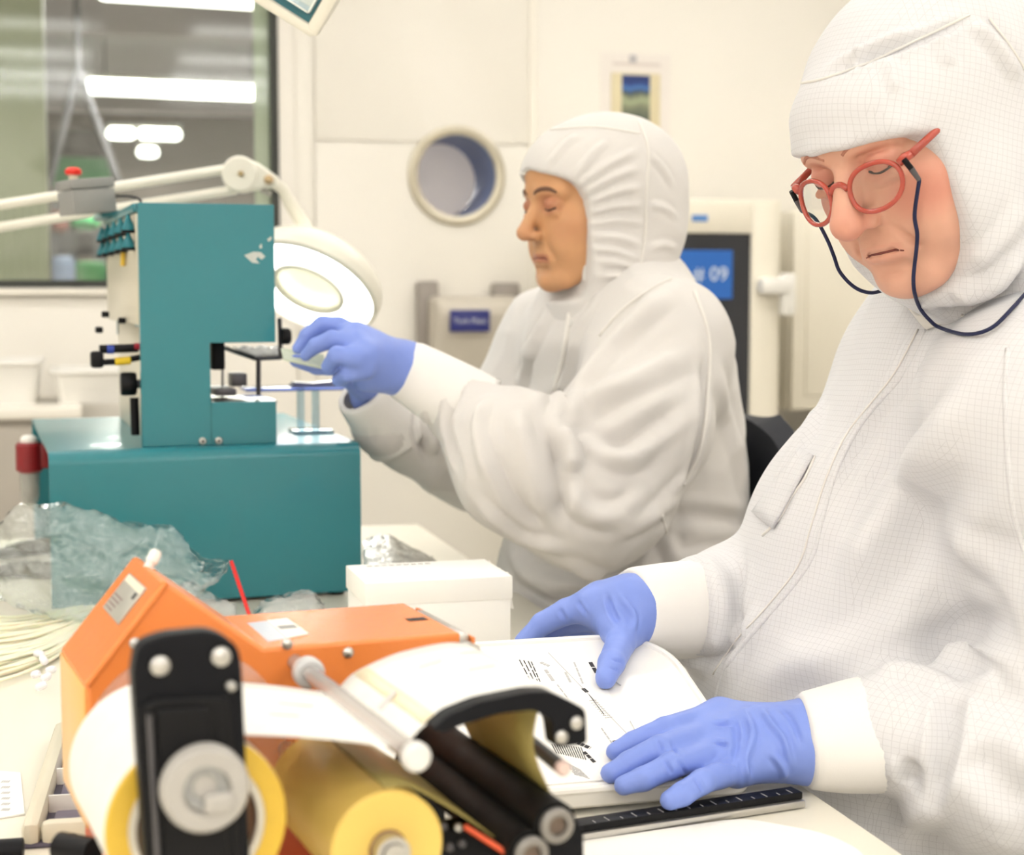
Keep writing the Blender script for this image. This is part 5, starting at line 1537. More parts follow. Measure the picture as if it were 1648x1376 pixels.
    tint = np.maximum(tint, style.get('blush', .4) * .9 * np.clip(1.2 - d, 0, 1))
    a = o.data.attributes.new('tint', 'FLOAT', 'POINT'); a.data.foreach_set('value', tint.astype(np.float32))
    tree = Caster(pos, Fq)
    rel0 = parent.location
    def snap(x, z, off):
        "point on the face at local x, z"
        l, n, i, dd = tree.t.ray_cast(W_(x, .2, z), -hf.f)
        return (l + n * off) if l is not None else W_(x, .08, z)
    rel = parent.location
    p = [snap(x, mz + .0006 - (abs(x) / .024) ** 2 * dr * 1.15, .0001) - rel for x in (-.019, -.014, -.008, 0, .008, .014, .019, .0215)]
    B().tube(smooth_path(p, 4), [.0004 + .0007 * math.sin(PI * (k + 3) / 36) for k in range(29)], 6).build('lip_line', style['lipline'], parent, smooth=180)
    for s in (-1, 1):
        # brow hair
        p = [snap(s * x, z, -.0008) - rel for x, z in ((.010, .0135), (.018, .0178), (.028, .0195), (.038, .0180), (.047, .0130))]
        B().tube(smooth_path(p, 4), [.0014 + style.get('browr', .0016) * math.sin(PI * min(1, (k + 2) / 20)) for k in range(17)], 8).build('eyebrow', style['brow'], parent, smooth=180)
        p = [snap(s * x, z, .0002) - rel for x, z in ((.0185, -.0078), (.025, -.0094), (.031, -.0100), (.037, -.0094), (.0435, -.0070))]
        B().tube(smooth_path(p, 4), style.get('lashr', .001), 6).build('eyelash', style['lash'], parent, smooth=180)
    return pos, Fq

M_BROW1 = mat('grey_brow_hair', rgb(186, 128, 108), .8, noise=.3, nscale=400)
M_BROW2 = mat('brown_brow_hair', rgb(118, 86, 68), .8, noise=.3, nscale=400)
M_LIPL = mat('lip_line_shade', rgb(120, 62, 56), .7, noise=.2, nscale=300)
M_LASH = mat('lash_dark', rgb(58, 40, 36), .7, noise=.2, nscale=400)

def make_hood(hf, parent, m, h, style):
    S = hf.sc; W_ = hf.w
    lo = np.array(hf.o) - .30 * S; hi = np.array(hf.o) + .24 * S
    f = Field(lo, hi, h)
    def E(c, r, k=.02, sub=False): f.ell(W_(*c), [x * S for x in r], hf.R, k * S, sub)
    def C(a, b, ra, rb, k=.02, sub=False): f.cone(W_(*a), W_(*b), ra * S, rb * S, k * S, sub)
    for kind, a in style['solid']:
        (E if kind == 'E' else C)(*a)
    op = style['open']
    R = hf.R; o = np.array(hf.o)
    def opening(X, Y, Z):
        q = [(X - o[0]), (Y - o[1]), (Z - o[2])]
        l = [(q[0] * R[i][0] + q[1] * R[i][1] + q[2] * R[i][2]) / S for i in range(3)]
        return op(*l) * S
    f.fn(opening, .006 * S, True)
    pos, Fq = f.mesh('hood')
    pos = smooth_np(pos, Fq, 3, .5)
    return pos, Fq
def smx(a, b, k):
    h = np.maximum(k - np.abs(a - b), 0) / k
    return np.maximum(a, b) + h * h * k * .25

def make_glove(name, parent, palm, fingers, h, m, seed, wr=None):
    "palm: list of (a, b, ra, rb); fingers: list of (points, radii); wr: wrist stroke for the rolled cuff"
    pts = [p for a in palm for p in a[:2]] + [p for f_ in fingers for p in f_[0]]
    A = np.array([tuple(p) for p in pts])
    f = Field(A.min(0) - .035, A.max(0) + .035, h)
    for a, b, ra, rb in palm: f.cone(a, b, ra, rb, .022)
    g0 = f.g.copy()
    for P, r in fingers:
        for i in range(len(P) - 1):
            f.cone(P[i], P[i + 1], r[i], r[i + 1], .003 if i else .008)
    pos, Fq = f.mesh(name)
    pos = smooth_np(pos, Fq, 2, .45)
    N = normals_np(pos, Fq)
    if wr:
        pos = stroke_disp(pos, N, Caster(pos, Fq), wr); N = normals_np(pos, Fq)
    v = 1 - np.abs(wave(pos, 95, seed))
    pos = pos + N * (.0011 * (v - .5))[:, None]
    return to_obj(name, pos, Fq, m, parent)

def cuff(parent, a, b, ra, rb, m, name='cuff', wob=.0012):
    "knitted cuff: fine ribs round a tapered tube with a rolled edge at b"
    a = Vector(a) - parent.location; b = Vector(b) - parent.location
    ax = (b - a); L = ax.length; ax.normalize()
    u = ax.orthogonal().normalized(); v = ax.cross(u)
    n, k = 72, 14
    vs = []; fs = []
    for i in range(k + 1):
        t = i / k
        r = lerp(ra, rb, t) * (1 + .035 * math.sin(PI * t))
        if i == k: r *= .93
        for j in range(n):
            th = 2 * PI * j / n
            rr = r + ((wob if j % 2 else -wob) * .25 + wob * 1.2 * math.sin(3 * th + 2.2 * t)) * (1 - t * t)
            vs.append(a + ax * (L * t) + u * (rr * math.cos(th)) + v * (rr * math.sin(th)))
    for i in range(k):
        for j in range(n):
            j2 = (j + 1) % n; fs.append((i * n + j, i * n + j2, (i + 1) * n + j2, (i + 1) * n + j))
    # inner turn at both ends
    for i, tt in ((k, .96), (0, .04)):
        base = len(vs)
        for j in range(n): vs.append(a + ax * (L * tt) + (vs[i * n + j] - (a + ax * (L * (1 if i else 0)))) * .86)
        for j in range(n):
            j2 = (j + 1) % n; fs.append((i * n + j, i * n + j2, base + j2, base + j))
    return B().add(vs, fs).build(name, m, parent, smooth=180)

def seam(name, cast, pts, r, m, parent, off=.0006, n=6, sub=None):
    P = cast.path(pts, off, n)
    P = [p for i, p in enumerate(P) if i == 0 or (p - P[i - 1]).length > .0008]
    if len(P) < 3: return None
    Q = [P[0]]
    for p in P[1:]:
        if (p - Q[-1]).length < .05: Q.append(p)
    rel = parent.matrix_world.translation if sub is None else sub.location
    return B().tube([p - (parent.location if sub is None else sub.location) for p in Q], r, 8).build(name, m, parent, smooth=180)

def snap_button(cast, px, py, r, parent, m):
    l, n = cast.hit(px, py)
    if l is None: return
    B().lathe([(r, -.001), (r, .0012), (r * .8, .0022), (r * .55, .0022), (r * .45, .0014), (0, .0014)], l - parent.location, n, 20).build('snap_button', m, parent)

# ================================================================== person at the teal machine
p2_base = Vector((.24, 2.35, 0))
p2 = empty('person', p2_base, 0, 'person in white hooded coverall and blue gloves working at the teal machine', 'person')
M_SK2 = skin_mat('tan_skin', rgb(208, 156, 112), rgb(176, 106, 88))
HF2 = HeadFrame(at(872, 328, 2.24), math.radians(180 + 27), math.radians(-4), 0, 1.0)
def op2(x, y, z):
    a = smx(.046 - y + np.maximum(0, z - .0) * .3, z - .047 + np.abs(x) * .22, .035)
    return smx(a, -.134 - z, .02)
make_head(HF2, M_SK2, p2, .0022, dict(op=op2, jaw=1.5, lipline=M_LIPL, brow=M_BROW2, lash=M_LASH, droop=.0025, blush=.3, nose=1.03, eye=.75, browr=.0019, lashr=.0015))
pos, Fq = make_hood(HF2, p2, M_SUIT2, .0035, dict(open=op2, solid=[
    ('E', ((0, -.026, .030), (.094, .122, .092), .02)), ('E', ((0, .030, .028), (.072, .060, .060), .03)),
    ('E', ((0, .016, -.05), (.080, .066, .095), .03)), ('E', ((0, -.062, -.03), (.085, .078, .10), .03)),
    ('C', ((0, -.01, -.10), (0, -.035, -.20), .078, .105, .04))]))
cast = Caster(pos, Fq); N = normals_np(pos, Fq)
fold = []
for (a, b) in (((930, 300), (1030, 240)), ((935, 315), (1030, 270)), ((940, 330), (1035, 300)), ((942, 345), (1035, 330)), ((945, 362), (1040, 360)), ((948, 380), (1035, 395)), ((950, 400), (1030, 420)), ((960, 420), (1040, 440)),
               ((1045, 250), (1085, 300)), ((1045, 330), (1090, 350)), ((1045, 400), (1092, 400)), ((920, 290), (980, 225)), ((880, 270), (930, 215)), ((1000, 455), (1060, 430)), ((960, 445), (1050, 455))):
    fold.append(([a, ((a[0] + b[0]) / 2, (a[1] + b[1]) / 2 - 6), b], .0065, .0042))
pos = stroke_disp(pos, N, cast, fold)
pos = crumple(pos, N, .0028, 34, 5)
hood2 = to_obj('hood', pos, Fq, M_SUIT2, p2)
cast = Caster(pos, Fq)
seam('hood_seam', cast, [(1028, 195), (1042, 240), (1040, 310), (1038, 380), (1028, 440)], .0022, M_SEAM, hood2, sub=p2)
seam('hood_seam', cast, [(862, 212), (900, 208), (960, 205), (1030, 215)], .0018, M_SEAM, hood2, sub=p2)
seam('opening_band', cast, [(838, 279), (860, 279), (890, 288), (915, 300), (930, 316), (938, 345), (941, 380), (941, 420), (940, 452)], .0026, M_SEAM, hood2, .0002, sub=p2)

# coverall
f2 = Vector((-.93, -.36, 0)).normalized(); l2 = Vector((0, 0, 1)).cross(f2); RB2 = [tuple(l2), tuple(f2), (0, 0, 1)]
fd = Field((-.32, 1.72, .42), (.60, 2.95, 1.30), .0048)
def E2(c, r, k=.05): fd.ell(c, r, RB2, k)
nb = at(1000, 478, 2.32)
E2(at(1020, 650, 2.34), (.19, .138, .185)); E2(at(1010, 800, 2.33), (.195, .165, .20)); E2(at(1010, 960, 2.33), (.215, .19, .15))
fd.cone(nb + Vector((0, 0, .01)), nb - Vector((0, 0, .06)), .085, .12, .06)
shl = at(1064, 555, 2.18); shr = at(905, 565, 2.49); elb = at(955, 800, 2.06); wr_ = at(752, 665, 2.12)
fd.cone(nb - Vector((0, 0, .035)), shl, .088, .084, .06); fd.cone(nb - Vector((0, 0, .035)), shr, .088, .088, .06)
fd.cone(shl, at(1020, 690, 2.10), .084, .094, .05); fd.cone(at(1020, 690, 2.10), elb, .094, .088, .03)
fd.cone(elb, at(830, 740, 2.06), .088, .082, .04); fd.cone(at(830, 740, 2.06), wr_, .082, .050, .04)
elr = at(775, 735, 2.45); wrr = at(622, 690, 2.32)
fd.cone(shr, elr, .092, .075, .05); fd.cone(elr, wrr, .078, .050, .04)
# lap and thighs under the table
hipc = at(1010, 985, 2.33)
for s in (-1, 1):
    h0 = hipc + l2 * (s * .10); h0.z = .64
    kn = h0 + f2 * .42; kn.z = .66
    fd.cone(h0, kn, .125, .095, .05)
pos, Fq = fd.mesh('coverall')
pos = smooth_np(pos, Fq, 2, .5); N = normals_np(pos, Fq); cast = Caster(pos, Fq)
folds = [
    ([(1085, 470), (1020, 520), (950, 600), (900, 690)], .016, .012), ([(960, 480), (930, 540), (905, 620), (890, 690)], .010, .009), ([(885, 500), (860, 560), (835, 630)], .012, .009),
    ([(1120, 560), (1040, 600), (960, 640), (900, 690)], .020, .012), ([(1110, 640), (1040, 690), (970, 720), (910, 690)], .016, -.010),
    ([(900, 690), (920, 730), (915, 760)], .012, .016), ([(915, 700), (960, 720), (1010, 740), (1060, 700)], .014, .012),
    ([(905, 770), (940, 820), (990, 830), (1050, 790)], .014, .010), ([(880, 700), (905, 780), (900, 830)], .012, -.012),
    ([(780, 640), (770, 700), (790, 780)], .012, .010), ([(740, 620), (720, 690), (740, 760)], .011, -.010), ([(710, 620), (690, 680), (700, 730)], .010, .010),
    ([(830, 660), (850, 740), (880, 830)], .013, .010), ([(800, 720), (830, 800), (880, 850)], .012, -.008), ([(680, 640), (672, 690), (690, 740)], .008, -.008),
    ([(760, 800), (840, 860), (920, 885)], .012, .008), ([(980, 860), (1060, 820), (1110, 760)], .014, .010),
    ([(1130, 560), (1130, 660), (1110, 760), (1060, 820)], .010, -.010), ([(1140, 580), (1180, 700), (1200, 800)], .020, .008), ([(1060, 830), (1130, 830), (1200, 840)], .014, -.008),
    ([(820, 880), (860, 930), (950, 950)], .016, .012), ([(900, 900), (1000, 930), (1060, 880)], .016, .010), ([(830, 940), (880, 970), (960, 960)], .012, -.010), ([(1070, 850), (1090, 900), (1150, 890)], .012, .008)]
pos = stroke_disp(pos, N, cast, folds); N = normals_np(pos, Fq)
pos = crumple(pos, N, .010, 15, 21); N = normals_np(pos, Fq); pos = crumple(pos, N, .0055, 34, 33)
suit2 = to_obj('coverall', pos, Fq, M_SUIT2, p2)
cast = Caster(pos, Fq)
seam('arm_seam', cast, [(1118, 470), (1140, 540), (1140, 620), (1128, 720), (1100, 780)], .0028, M_SEAM, suit2, sub=p2)
seam('side_seam', cast, [(1065, 830), (1075, 870), (1085, 905)], .0024, M_SEAM, suit2, sub=p2)
seam('front_placket', cast, [(920, 480), (915, 520), (905, 580), (890, 640), (880, 690)], .0040, M_SEAM, suit2, sub=p2)
seam('shoulder_seam', cast, [(1080, 448), (1040, 470), (1000, 500), (965, 540)], .0020, M_SEAM, suit2, sub=p2)
for px, py in ((917, 520), (908, 560), (895, 610)): snap_button(cast, px, py, .0065, p2, M_SNAP)
# gloves and cuffs
w0 = at(655, 594, 2.13)
make_glove('glove', p2, [(w0, at(572, 548, 2.09), .028, .025), (w0, at(585, 575, 2.06), .027, .024), (at(640, 600, 2.12), at(590, 605, 2.09), .026, .020), (at(672, 605, 2.13), w0, .029, .029)],
    [([at(575, 540, 2.10), at(545, 524, 2.11), at(518, 522, 2.11), at(494, 540, 2.11), at(480, 560, 2.11)], [.014, .0115, .0108, .0095, .0080]),
     ([at(572, 552, 2.07), at(535, 546, 2.07), at(508, 556, 2.08), at(492, 572, 2.09)], [.014, .0112, .0102, .0082]),
     ([at(575, 575, 2.04), at(542, 572, 2.04), at(528, 590, 2.06)], [.014, .0115, .0095]),
     ([at(585, 595, 2.05), at(560, 602, 2.05), at(545, 612, 2.07)], [.013, .0105, .009]),
     ([at(600, 600, 2.10), at(555, 592, 2.13), at(510, 590, 2.13), at(476, 580, 2.13)], [.015, .0115, .0105, .0085])], .0021, M_GLOVE, 3, None)
cuff(p2, at(775, 668, 2.12), at(646, 590, 2.13), .050, .040, M_CUFF)
make_glove('glove', p2, [(at(600, 640, 2.29), at(580, 612, 2.27), .026, .022), (at(600, 640, 2.29), at(602, 608, 2.27), .026, .022)],
    [([at(580, 615, 2.26), at(565, 590, 2.23), at(545, 588, 2.21)], [.013, .011, .009]), ([at(590, 610, 2.27), at(575, 584, 2.25), at(555, 578, 2.23)], [.013, .011, .009]),
     ([at(600, 608, 2.27), at(590, 582, 2.26), at(572, 572, 2.25)], [.013, .011, .009]), ([at(610, 610, 2.27), at(605, 586, 2.27), at(590, 574, 2.26)], [.012, .010, .008]),
     ([at(585, 630, 2.25), at(565, 615, 2.22), at(548, 604, 2.20)], [.013, .011, .009])], .003, M_GLOVE, 4, None)
cuff(p2, at(640, 705, 2.33), at(582, 628, 2.28), .047, .041, M_CUFF)
# trousers and shoes, below the table
b = B()
for s in (-1, 1):
    kn = hipc + l2 * (s * .10) + f2 * .40; an = kn + f2 * -.02
    b = B(); b.tube([Vector((kn.x, kn.y, .62)) - p2_base, Vector((kn.x, kn.y, .40)) - p2_base, Vector((an.x, an.y, .10)) - p2_base], [.085, .075, .06], 20)
    b.build('trouser_leg', M_SUIT2, p2, smooth=180)
    B().tube([Vector((an.x, an.y, .055)) - p2_base - f2 * .06, Vector((an.x, an.y, .06)) - p2_base, Vector((an.x, an.y, .045)) - p2_base + f2 * .16], [.045, .05, .035], 16).build('overshoe', M_SUIT2, p2, smooth=180)

# chair of the far person
ch = empty('office_chair', hipc.to_2d().to_3d(), math.atan2(f2.y, f2.x), 'black office chair under the person at the teal machine', 'chair')
M_CH = mat('black_chair_fabric', rgb(34, 36, 44), .7, noise=.15, nscale=100, bump=.1)
b = B(); b.prism(rounded_poly([(-.22, -.22), (.22, -.22), (.22, .22), (-.22, .22)], .07), lambda a, c, t: Vector((a, c, t)), .45, .52); b.build('seat', M_CH, ch, bevel=.015)
bx = at(1225, 760, 2.42); lb = bx.to_2d().to_3d() - hipc.to_2d().to_3d(); bb_ = -lb.dot(f2)
zt2 = at(1205, 668, 2.42).z
rows = []
for i in range(33):
    t = i / 32; z = .56 + (zt2 - .56) * t
    wv = .19 * math.sqrt(max(0, 1 - (max(0, t - .35) / .66) ** 2.4)) + .05
    rows.append([Vector((-.175 - .02 * t + .05 * (y_ / 10 - .5) ** 2, wv * (y_ / 5 - 1), z)) for y_ in range(11)])
B().grid(rows, .035).build('backrest', M_CH, ch, smooth=80)
B().tube([(-.18, 0, .46), (-.27, 0, .5), (-.265, 0, .72)], .018, 10).build('back_stem', M_BLACK, ch)
B().tube([(0, 0, .08), (0, 0, .45)], .025, 14).build('gas_column', M_DARKSTEEL, ch)
for k in range(5):
    a = 2 * PI * k / 5 + .3
    lg = B().tube([(0, 0, .10), (.27 * math.cos(a), .27 * math.sin(a), .07)], [.022, .014], 10).build('base_leg', M_BLACK, ch)
    B().tube([(.27 * math.cos(a), .27 * math.sin(a) - .015, .03), (.27 * math.cos(a), .27 * math.sin(a) + .015, .03)], .03, 14).build('caster', M_BLACK, lg)

# ================================================================== person in front, reading the label sheet
p1_base = Vector((.52, 1.62, 0))
p1 = empty('person', p1_base, 0, 'person in gridded white coverall and red glasses checking the label sheet', 'person')
M_SK1 = skin_mat('fair_skin', rgb(222, 170, 146), rgb(206, 112, 98))
HF1 = HeadFrame(at(1372, 266, 1.38), math.radians(180 + 37), math.radians(-26), math.radians(9), 1.05)
def op1(x, y, z):
    a = smx(.052 - y + np.maximum(0, z) * .25, z - .020 + np.maximum(x, 0) * .14, .035)
    return smx(a, -.124 - z + (.06 - y) * .25, .03)
face1 = make_head(HF1, M_SK1, p1, .0017, dict(op=op1, jaw=1.2, lipline=M_LIPL, brow=M_BROW1, lash=M_LASH, droop=.0032, blush=.75, nose=1.05, nosew=1.25, lip=.16, lipr=.0026, lashr=.0011, browr=.0008)); face1 = Caster(*face1)
pos, Fq = make_hood(HF1, p1, M_SUIT1, .003, dict(open=op1, solid=[
    ('E', ((0, -.042, .026), (.095, .112, .092), .02)), ('E', ((0, .026, .022), (.075, .053, .052), .03)), ('E', ((0, .058, .036), (.058, .037, .037), .02)), ('C', ((.012, .083, .018), (.048, .067, .016), .0135, .016, .012)), ('C', ((-.012, .083, .018), (-.048, .067, .016), .0135, .016, .012)), ('C', ((.012, .083, .018), (-.012, .083, .018), .0135, .0135, .012)),
    ('E', ((0, .012, -.05), (.084, .068, .095), .03)), ('E', ((0, -.075, -.03), (.095, .085, .11), .03)),
    ('C', ((0, -.02, -.09), (0, -.09, -.18), .080, .110, .05))]))
cast = Caster(pos, Fq); N = normals_np(pos, Fq)
fold = [([(1330, 125), (1400, 92), (1480, 62), (1560, 30)], .006, -.006), ([(1330, 108), (1400, 75), (1470, 45)], .007, .005), ([(1390, 80), (1370, 110)], .006, .005), ([(1430, 95), (1445, 150)], .007, .004),
        ([(1510, 55), (1530, 110)], .008, .005), ([(1560, 30), (1610, 80), (1640, 130)], .008, .006), ([(1530, 480), (1590, 455), (1648, 400)], .012, .010), ([(1510, 500), (1580, 490), (1648, 440)], .010, -.009), ([(1560, 440), (1620, 380), (1648, 330)], .012, .006)]
pos = stroke_disp(pos, N, cast, fold); N = normals_np(pos, Fq)
pos = crumple(pos, N, .005, 24, 8)
hood1 = to_obj('hood', pos, Fq, M_SUIT1, p1)
cast = Caster(pos, Fq)
seam('hood_seam', cast, [(1292, 134), (1330, 126), (1400, 100), (1480, 62), (1560, 24)], .0012, M_SEAM, hood1, sub=p1)
seam('hood_seam', cast, [(1592, 30), (1625, 75), (1660, 130)], .0012, M_SEAM, hood1, sub=p1)

f1 = Vector((-.90, -.43, 0)).normalized(); l1 = Vector((0, 0, 1)).cross(f1); tl1 = math.radians(14)
u1 = Vector((f1.x * math.sin(tl1), f1.y * math.sin(tl1), math.cos(tl1))); ff1 = Vector((f1.x * math.cos(tl1), f1.y * math.cos(tl1), -math.sin(tl1)))
RB1 = [tuple(l1), tuple(ff1), tuple(u1)]
fd = Field((.02, .98, .45), (.92, 2.08, 1.28), .0042)
def E1(c, r, k=.06): fd.ell(c, r, RB1, k)
nb = at(1600, 500, 1.56)
E1(at(1596, 725, 1.60), (.20, .130, .20)); E1(at(1482, 960, 1.57), (.205, .165, .20)); E1(at(1400, 1130, 1.56), (.205, .155, .15)); E1(at(1540, 1330, 1.62), (.22, .20, .15))
fd.cone(nb, nb - Vector((0, 0, .08)), .085, .12, .06)
shl = at(1700, 690, 1.36); shr = at(1560, 620, 1.80); elb = at(1810, 1215, 1.30); wr_ = at(1440, 1172, 1.345)
fd.cone(nb - Vector((0, 0, .05)), shl, .10, .10, .06); fd.cone(nb - Vector((0, 0, .05)), shr, .095, .085, .05)
fd.cone(shl, elb, .098, .085, .05); fd.cone(elb, at(1620, 1235, 1.32), .088, .078, .03); fd.cone(at(1620, 1235, 1.32), wr_, .078, .056, .03)
elr = at(1380, 965, 1.80); wrr = at(1142, 983, 1.59)
fd.cone(shr, elr, .085, .07, .05); fd.cone(elr, at(1195, 985, 1.63), .072, .066, .03); fd.cone(at(1195, 985, 1.63), wrr, .066, .056, .02)
hipc1 = at(1560, 1400, 1.62)
for s in (-1, 1):
    h0 = hipc1 + l1 * (s * .11); h0.z = .62; kn = h0 + f1 * .42; kn.z = .64
    fd.cone(h0, kn, .12, .095, .05)
pos, Fq = fd.mesh('coverall')
pos = smooth_np(pos, Fq, 2, .5); N = normals_np(pos, Fq); cast = Caster(pos, Fq)
folds = [
    ([(1470, 520), (1440, 600), (1380, 690), (1310, 800)], .010, .006), ([(1500, 540), (1460, 620), (1390, 720), (1330, 850)], .010, -.005), ([(1560, 600), (1500, 720), (1420, 830), (1340, 950)], .020, .007),
    ([(1600, 720), (1500, 850), (1380, 960), (1260, 1050)], .022, -.006), ([(1620, 900), (1500, 960), (1400, 1040), (1250, 1100)], .022, .009), ([(1648, 1000), (1560, 1010), (1480, 1060)], .018, -.010), ([(1648, 940), (1580, 900), (1540, 870)], .02, .008),
    ([(1640, 1040), (1560, 1060), (1500, 1070)], .016, .010), ([(1330, 640), (1290, 720), (1240, 800)], .014, .006),
    ([(1030, 905), (1040, 960), (1060, 1020)], .008, .006), ([(1120, 900), (1130, 960), (1125, 1040)], .009, -.008), ([(1150, 905), (1160, 980), (1150, 1060)], .010, .008), ([(1200, 900), (1190, 980), (1200, 1050)], .010, -.007), ([(1090, 1050), (1140, 1060), (1200, 1030)], .010, -.007),
    ([(1560, 620), (1470, 780), (1390, 920), (1290, 1050), (1210, 1110)], .024, .010), ([(1645, 880), (1550, 950), (1450, 1035)], .032, -.012),
    ([(1405, 1085), (1440, 1075), (1490, 1085), (1530, 1105)], .013, .008), ([(1535, 1105), (1525, 1160), (1512, 1230), (1490, 1300)], .011, -.012), ([(1560, 1120), (1610, 1085), (1660, 1078)], .018, .010),
    ([(1470, 1225), (1462, 1275)], .011, -.012), ([(1505, 1290), (1470, 1320), (1440, 1345)], .016, .008), ([(1560, 1200), (1610, 1260), (1660, 1310)], .020, -.008), ([(1230, 970), (1200, 1040), (1170, 1110)], .010, .006)]
pos = stroke_disp(pos, N, cast, folds); N = normals_np(pos, Fq)
pos = crumple(pos, N, .007, 10, 51); N = normals_np(pos, Fq); pos = crumple(pos, N, .0026, 36, 63)
suit1 = to_obj('coverall', pos, Fq, M_SUIT1, p1)
cast1 = Caster(pos, Fq)
seam('zip_placket', cast1, [(1490, 530), (1455, 600), (1420, 640), (1380, 690), (1345, 760), (1322, 840), (1305, 900), (1262, 960), (1210, 1020), (1165, 1080), (1148, 1130)], .0026, M_SUIT1, suit1, -.0010, sub=p1)
seam('zip_stitch', cast1, [(1478, 530), (1440, 600), (1405, 645), (1362, 700), (1330, 770), (1305, 850), (1285, 910), (1240, 970), (1185, 1030), (1148, 1085)], .0009, M_SEAM, suit1, .0004, sub=p1)
seam('arm_seam', cast1, [(1622, 560), (1618, 640), (1622, 740), (1632, 830), (1660, 920)], .0026, M_SUIT1, suit1, -.0008, sub=p1)
seam('pocket_edge', cast1, [(1312, 735), (1296, 770), (1275, 800), (1255, 835), (1228, 862)], .0014, M_SEAM, suit1, sub=p1)
# chest pocket flap
fl_ = []
for i in range(7):
    t = i / 6; row = []
    for j in range(5):
        s_ = j / 4
        px = lerp(lerp(1288, 1312, s_), lerp(1216, 1248, s_), t); py = lerp(lerp(722, 736, s_), lerp(826, 852, s_), t)
        l, n = cast1.hit(px, py)
        row.append((l + n * .0035) - p1.location if l is not None else None)
    if all(r is not None for r in row): fl_.append(row)
if len(fl_) > 2: B().grid(fl_, .003).build('pocket_flap', M_SUIT1, p1, smooth=180)
# collar tab with snaps under the chin
# near (left) glove on the sheet
def on_sheet(px, py, z):
    x, y = PS.pix(px, py, z); return ps.matrix_world @ Vector((x, y, z))
bpy.context.view_layer.update()
w1_ = at(1312, 1192, 1.34)
kI, kM, kR, kP = at(1158, 1150, 1.37), at(1148, 1180, 1.345), at(1158, 1211, 1.325), at(1186, 1239, 1.31)
make_glove('glove', p1, [(w1_, kI, .0235, .0145), (w1_, kM, .025, .0155), (w1_, kR, .025, .015), (w1_, kP, .0235, .0135), (at(1325, 1190, 1.34), w1_, .028, .028)],
    [([kI, on_sheet(1070, 1172, .019), on_sheet(1020, 1195, .012), on_sheet(990, 1210, .009)], [.0122, .0098, .0090, .0075]),
     ([kM, on_sheet(1062, 1203, .021), on_sheet(1012, 1228, .014), on_sheet(983, 1244, .010)], [.0124, .0104, .0095, .0081]),
     ([kR, on_sheet(1080, 1232, .020), on_sheet(1034, 1254, .014), on_sheet(1004, 1265, .010)], [.0122, .0102, .0094, .0080]),
     ([kP, on_sheet(1130, 1258, .016), on_sheet(1098, 1278, .013), on_sheet(1078, 1288, .011)], [.0114, .0096, .0090, .0077]),
     ([at(1255, 1170, 1.37), at(1200, 1165, 1.40), on_sheet(1155, 1160, .012)], [.016, .012, .009])], .0018, M_GLOVE, 11, [([(1198, 1142), (1212, 1180), (1200, 1225), (1206, 1262)], .0035, .0035), ([(1225, 1138), (1242, 1165), (1262, 1190), (1272, 1230)], .0035, .0032), ([(1180, 1150), (1186, 1190), (1180, 1230)], .0035, -.003), ([(1240, 1210), (1262, 1240), (1258, 1268)], .0035, .003), ([(1255, 1140), (1275, 1160), (1290, 1200)], .003, -.0025), ([(1080, 1195), (1090, 1215)], .002, -.0022), ([(1060, 1190), (1068, 1212)], .002, -.002), ([(1070, 1222), (1082, 1246)], .002, -.0022), ([(1092, 1224), (1104, 1246)], .002, -.0018), ([(1118, 1252), (1130, 1274)], .002, -.002), ([(1150, 1195), (1172, 1200)], .003, -.004), ([(1152, 1228), (1180, 1226)], .003, -.004), ([(1150, 1165), (1180, 1165)], .003, -.0035)])
cuff(p1, at(1425, 1182, 1.345), at(1290, 1192, 1.34), .050, .0400, M_CUFF)
# far (right) glove gripping the tray edge
w2_ = at(1014, 983, 1.54)
make_glove('glove', p1, [(at(1036, 985, 1.55), w2_, .027, .028), (w2_, at(962, 972, 1.545), .028, .020), (w2_, at(965, 985, 1.575), .027, .019), (at(1014, 990, 1.53), at(1000, 1015, 1.51), .026, .018)],
    [([at(1008, 1008, 1.515), at(998, 1036, 1.485), on_sheet(984, 1068, .014), on_sheet(975, 1092, .0105)], [.018, .0135, .0120, .0095]),
     ([at(962, 972, 1.545), at(912, 984, 1.555), at(872, 1004, 1.56), at(842, 1034, 1.56)], [.017, .0125, .0112, .0092]),
     ([at(962, 982, 1.57), at(910, 1000, 1.59), at(872, 1024, 1.59), at(850, 1056, 1.58)], [.017, .0125, .0112, .0092]),
     ([at(970, 994, 1.59), at(925, 1016, 1.605), at(890, 1042, 1.605), at(872, 1070, 1.59)], [.016, .012, .011, .009]),
     ([at(985, 1004, 1.60), at(950, 1030, 1.615), at(925, 1054, 1.615), at(908, 1078, 1.60)], [.015, .011, .010, .0085])], .002, M_GLOVE, 12, [([(1000, 960), (1020, 990), (1018, 1020)], .0035, .003), ([(975, 958), (985, 985), (1000, 1005)], .0035, -.003), ([(985, 1062), (1008, 1068)], .0018, -.002), ([(982, 1075), (1002, 1082)], .0018, -.0018), ([(930, 968), (945, 990)], .003, -.0025), ([(900, 980), (912, 1000)], .003, -.002)])
cuff(p1, at(1145, 983, 1.59), at(1010, 983, 1.54), .049, .0415, M_CUFF)
for s in (-1, 1):
    kn = hipc1 + l1 * (s * .11) + f1 * .40
    B().tube([Vector((kn.x, kn.y, .60)) - p1_base, Vector((kn.x, kn.y, .38)) - p1_base, Vector((kn.x, kn.y, .10)) - p1_base], [.085, .075, .06], 20).build('trouser_leg', M_SUIT1, p1, smooth=180)
    B().tube([Vector((kn.x, kn.y, .055)) - p1_base - f1 * .06, Vector((kn.x, kn.y, .06)) - p1_base, Vector((kn.x, kn.y, .045)) - p1_base + f1 * .16], [.045, .05, .035], 16).build('overshoe', M_SUIT1, p1, smooth=180)
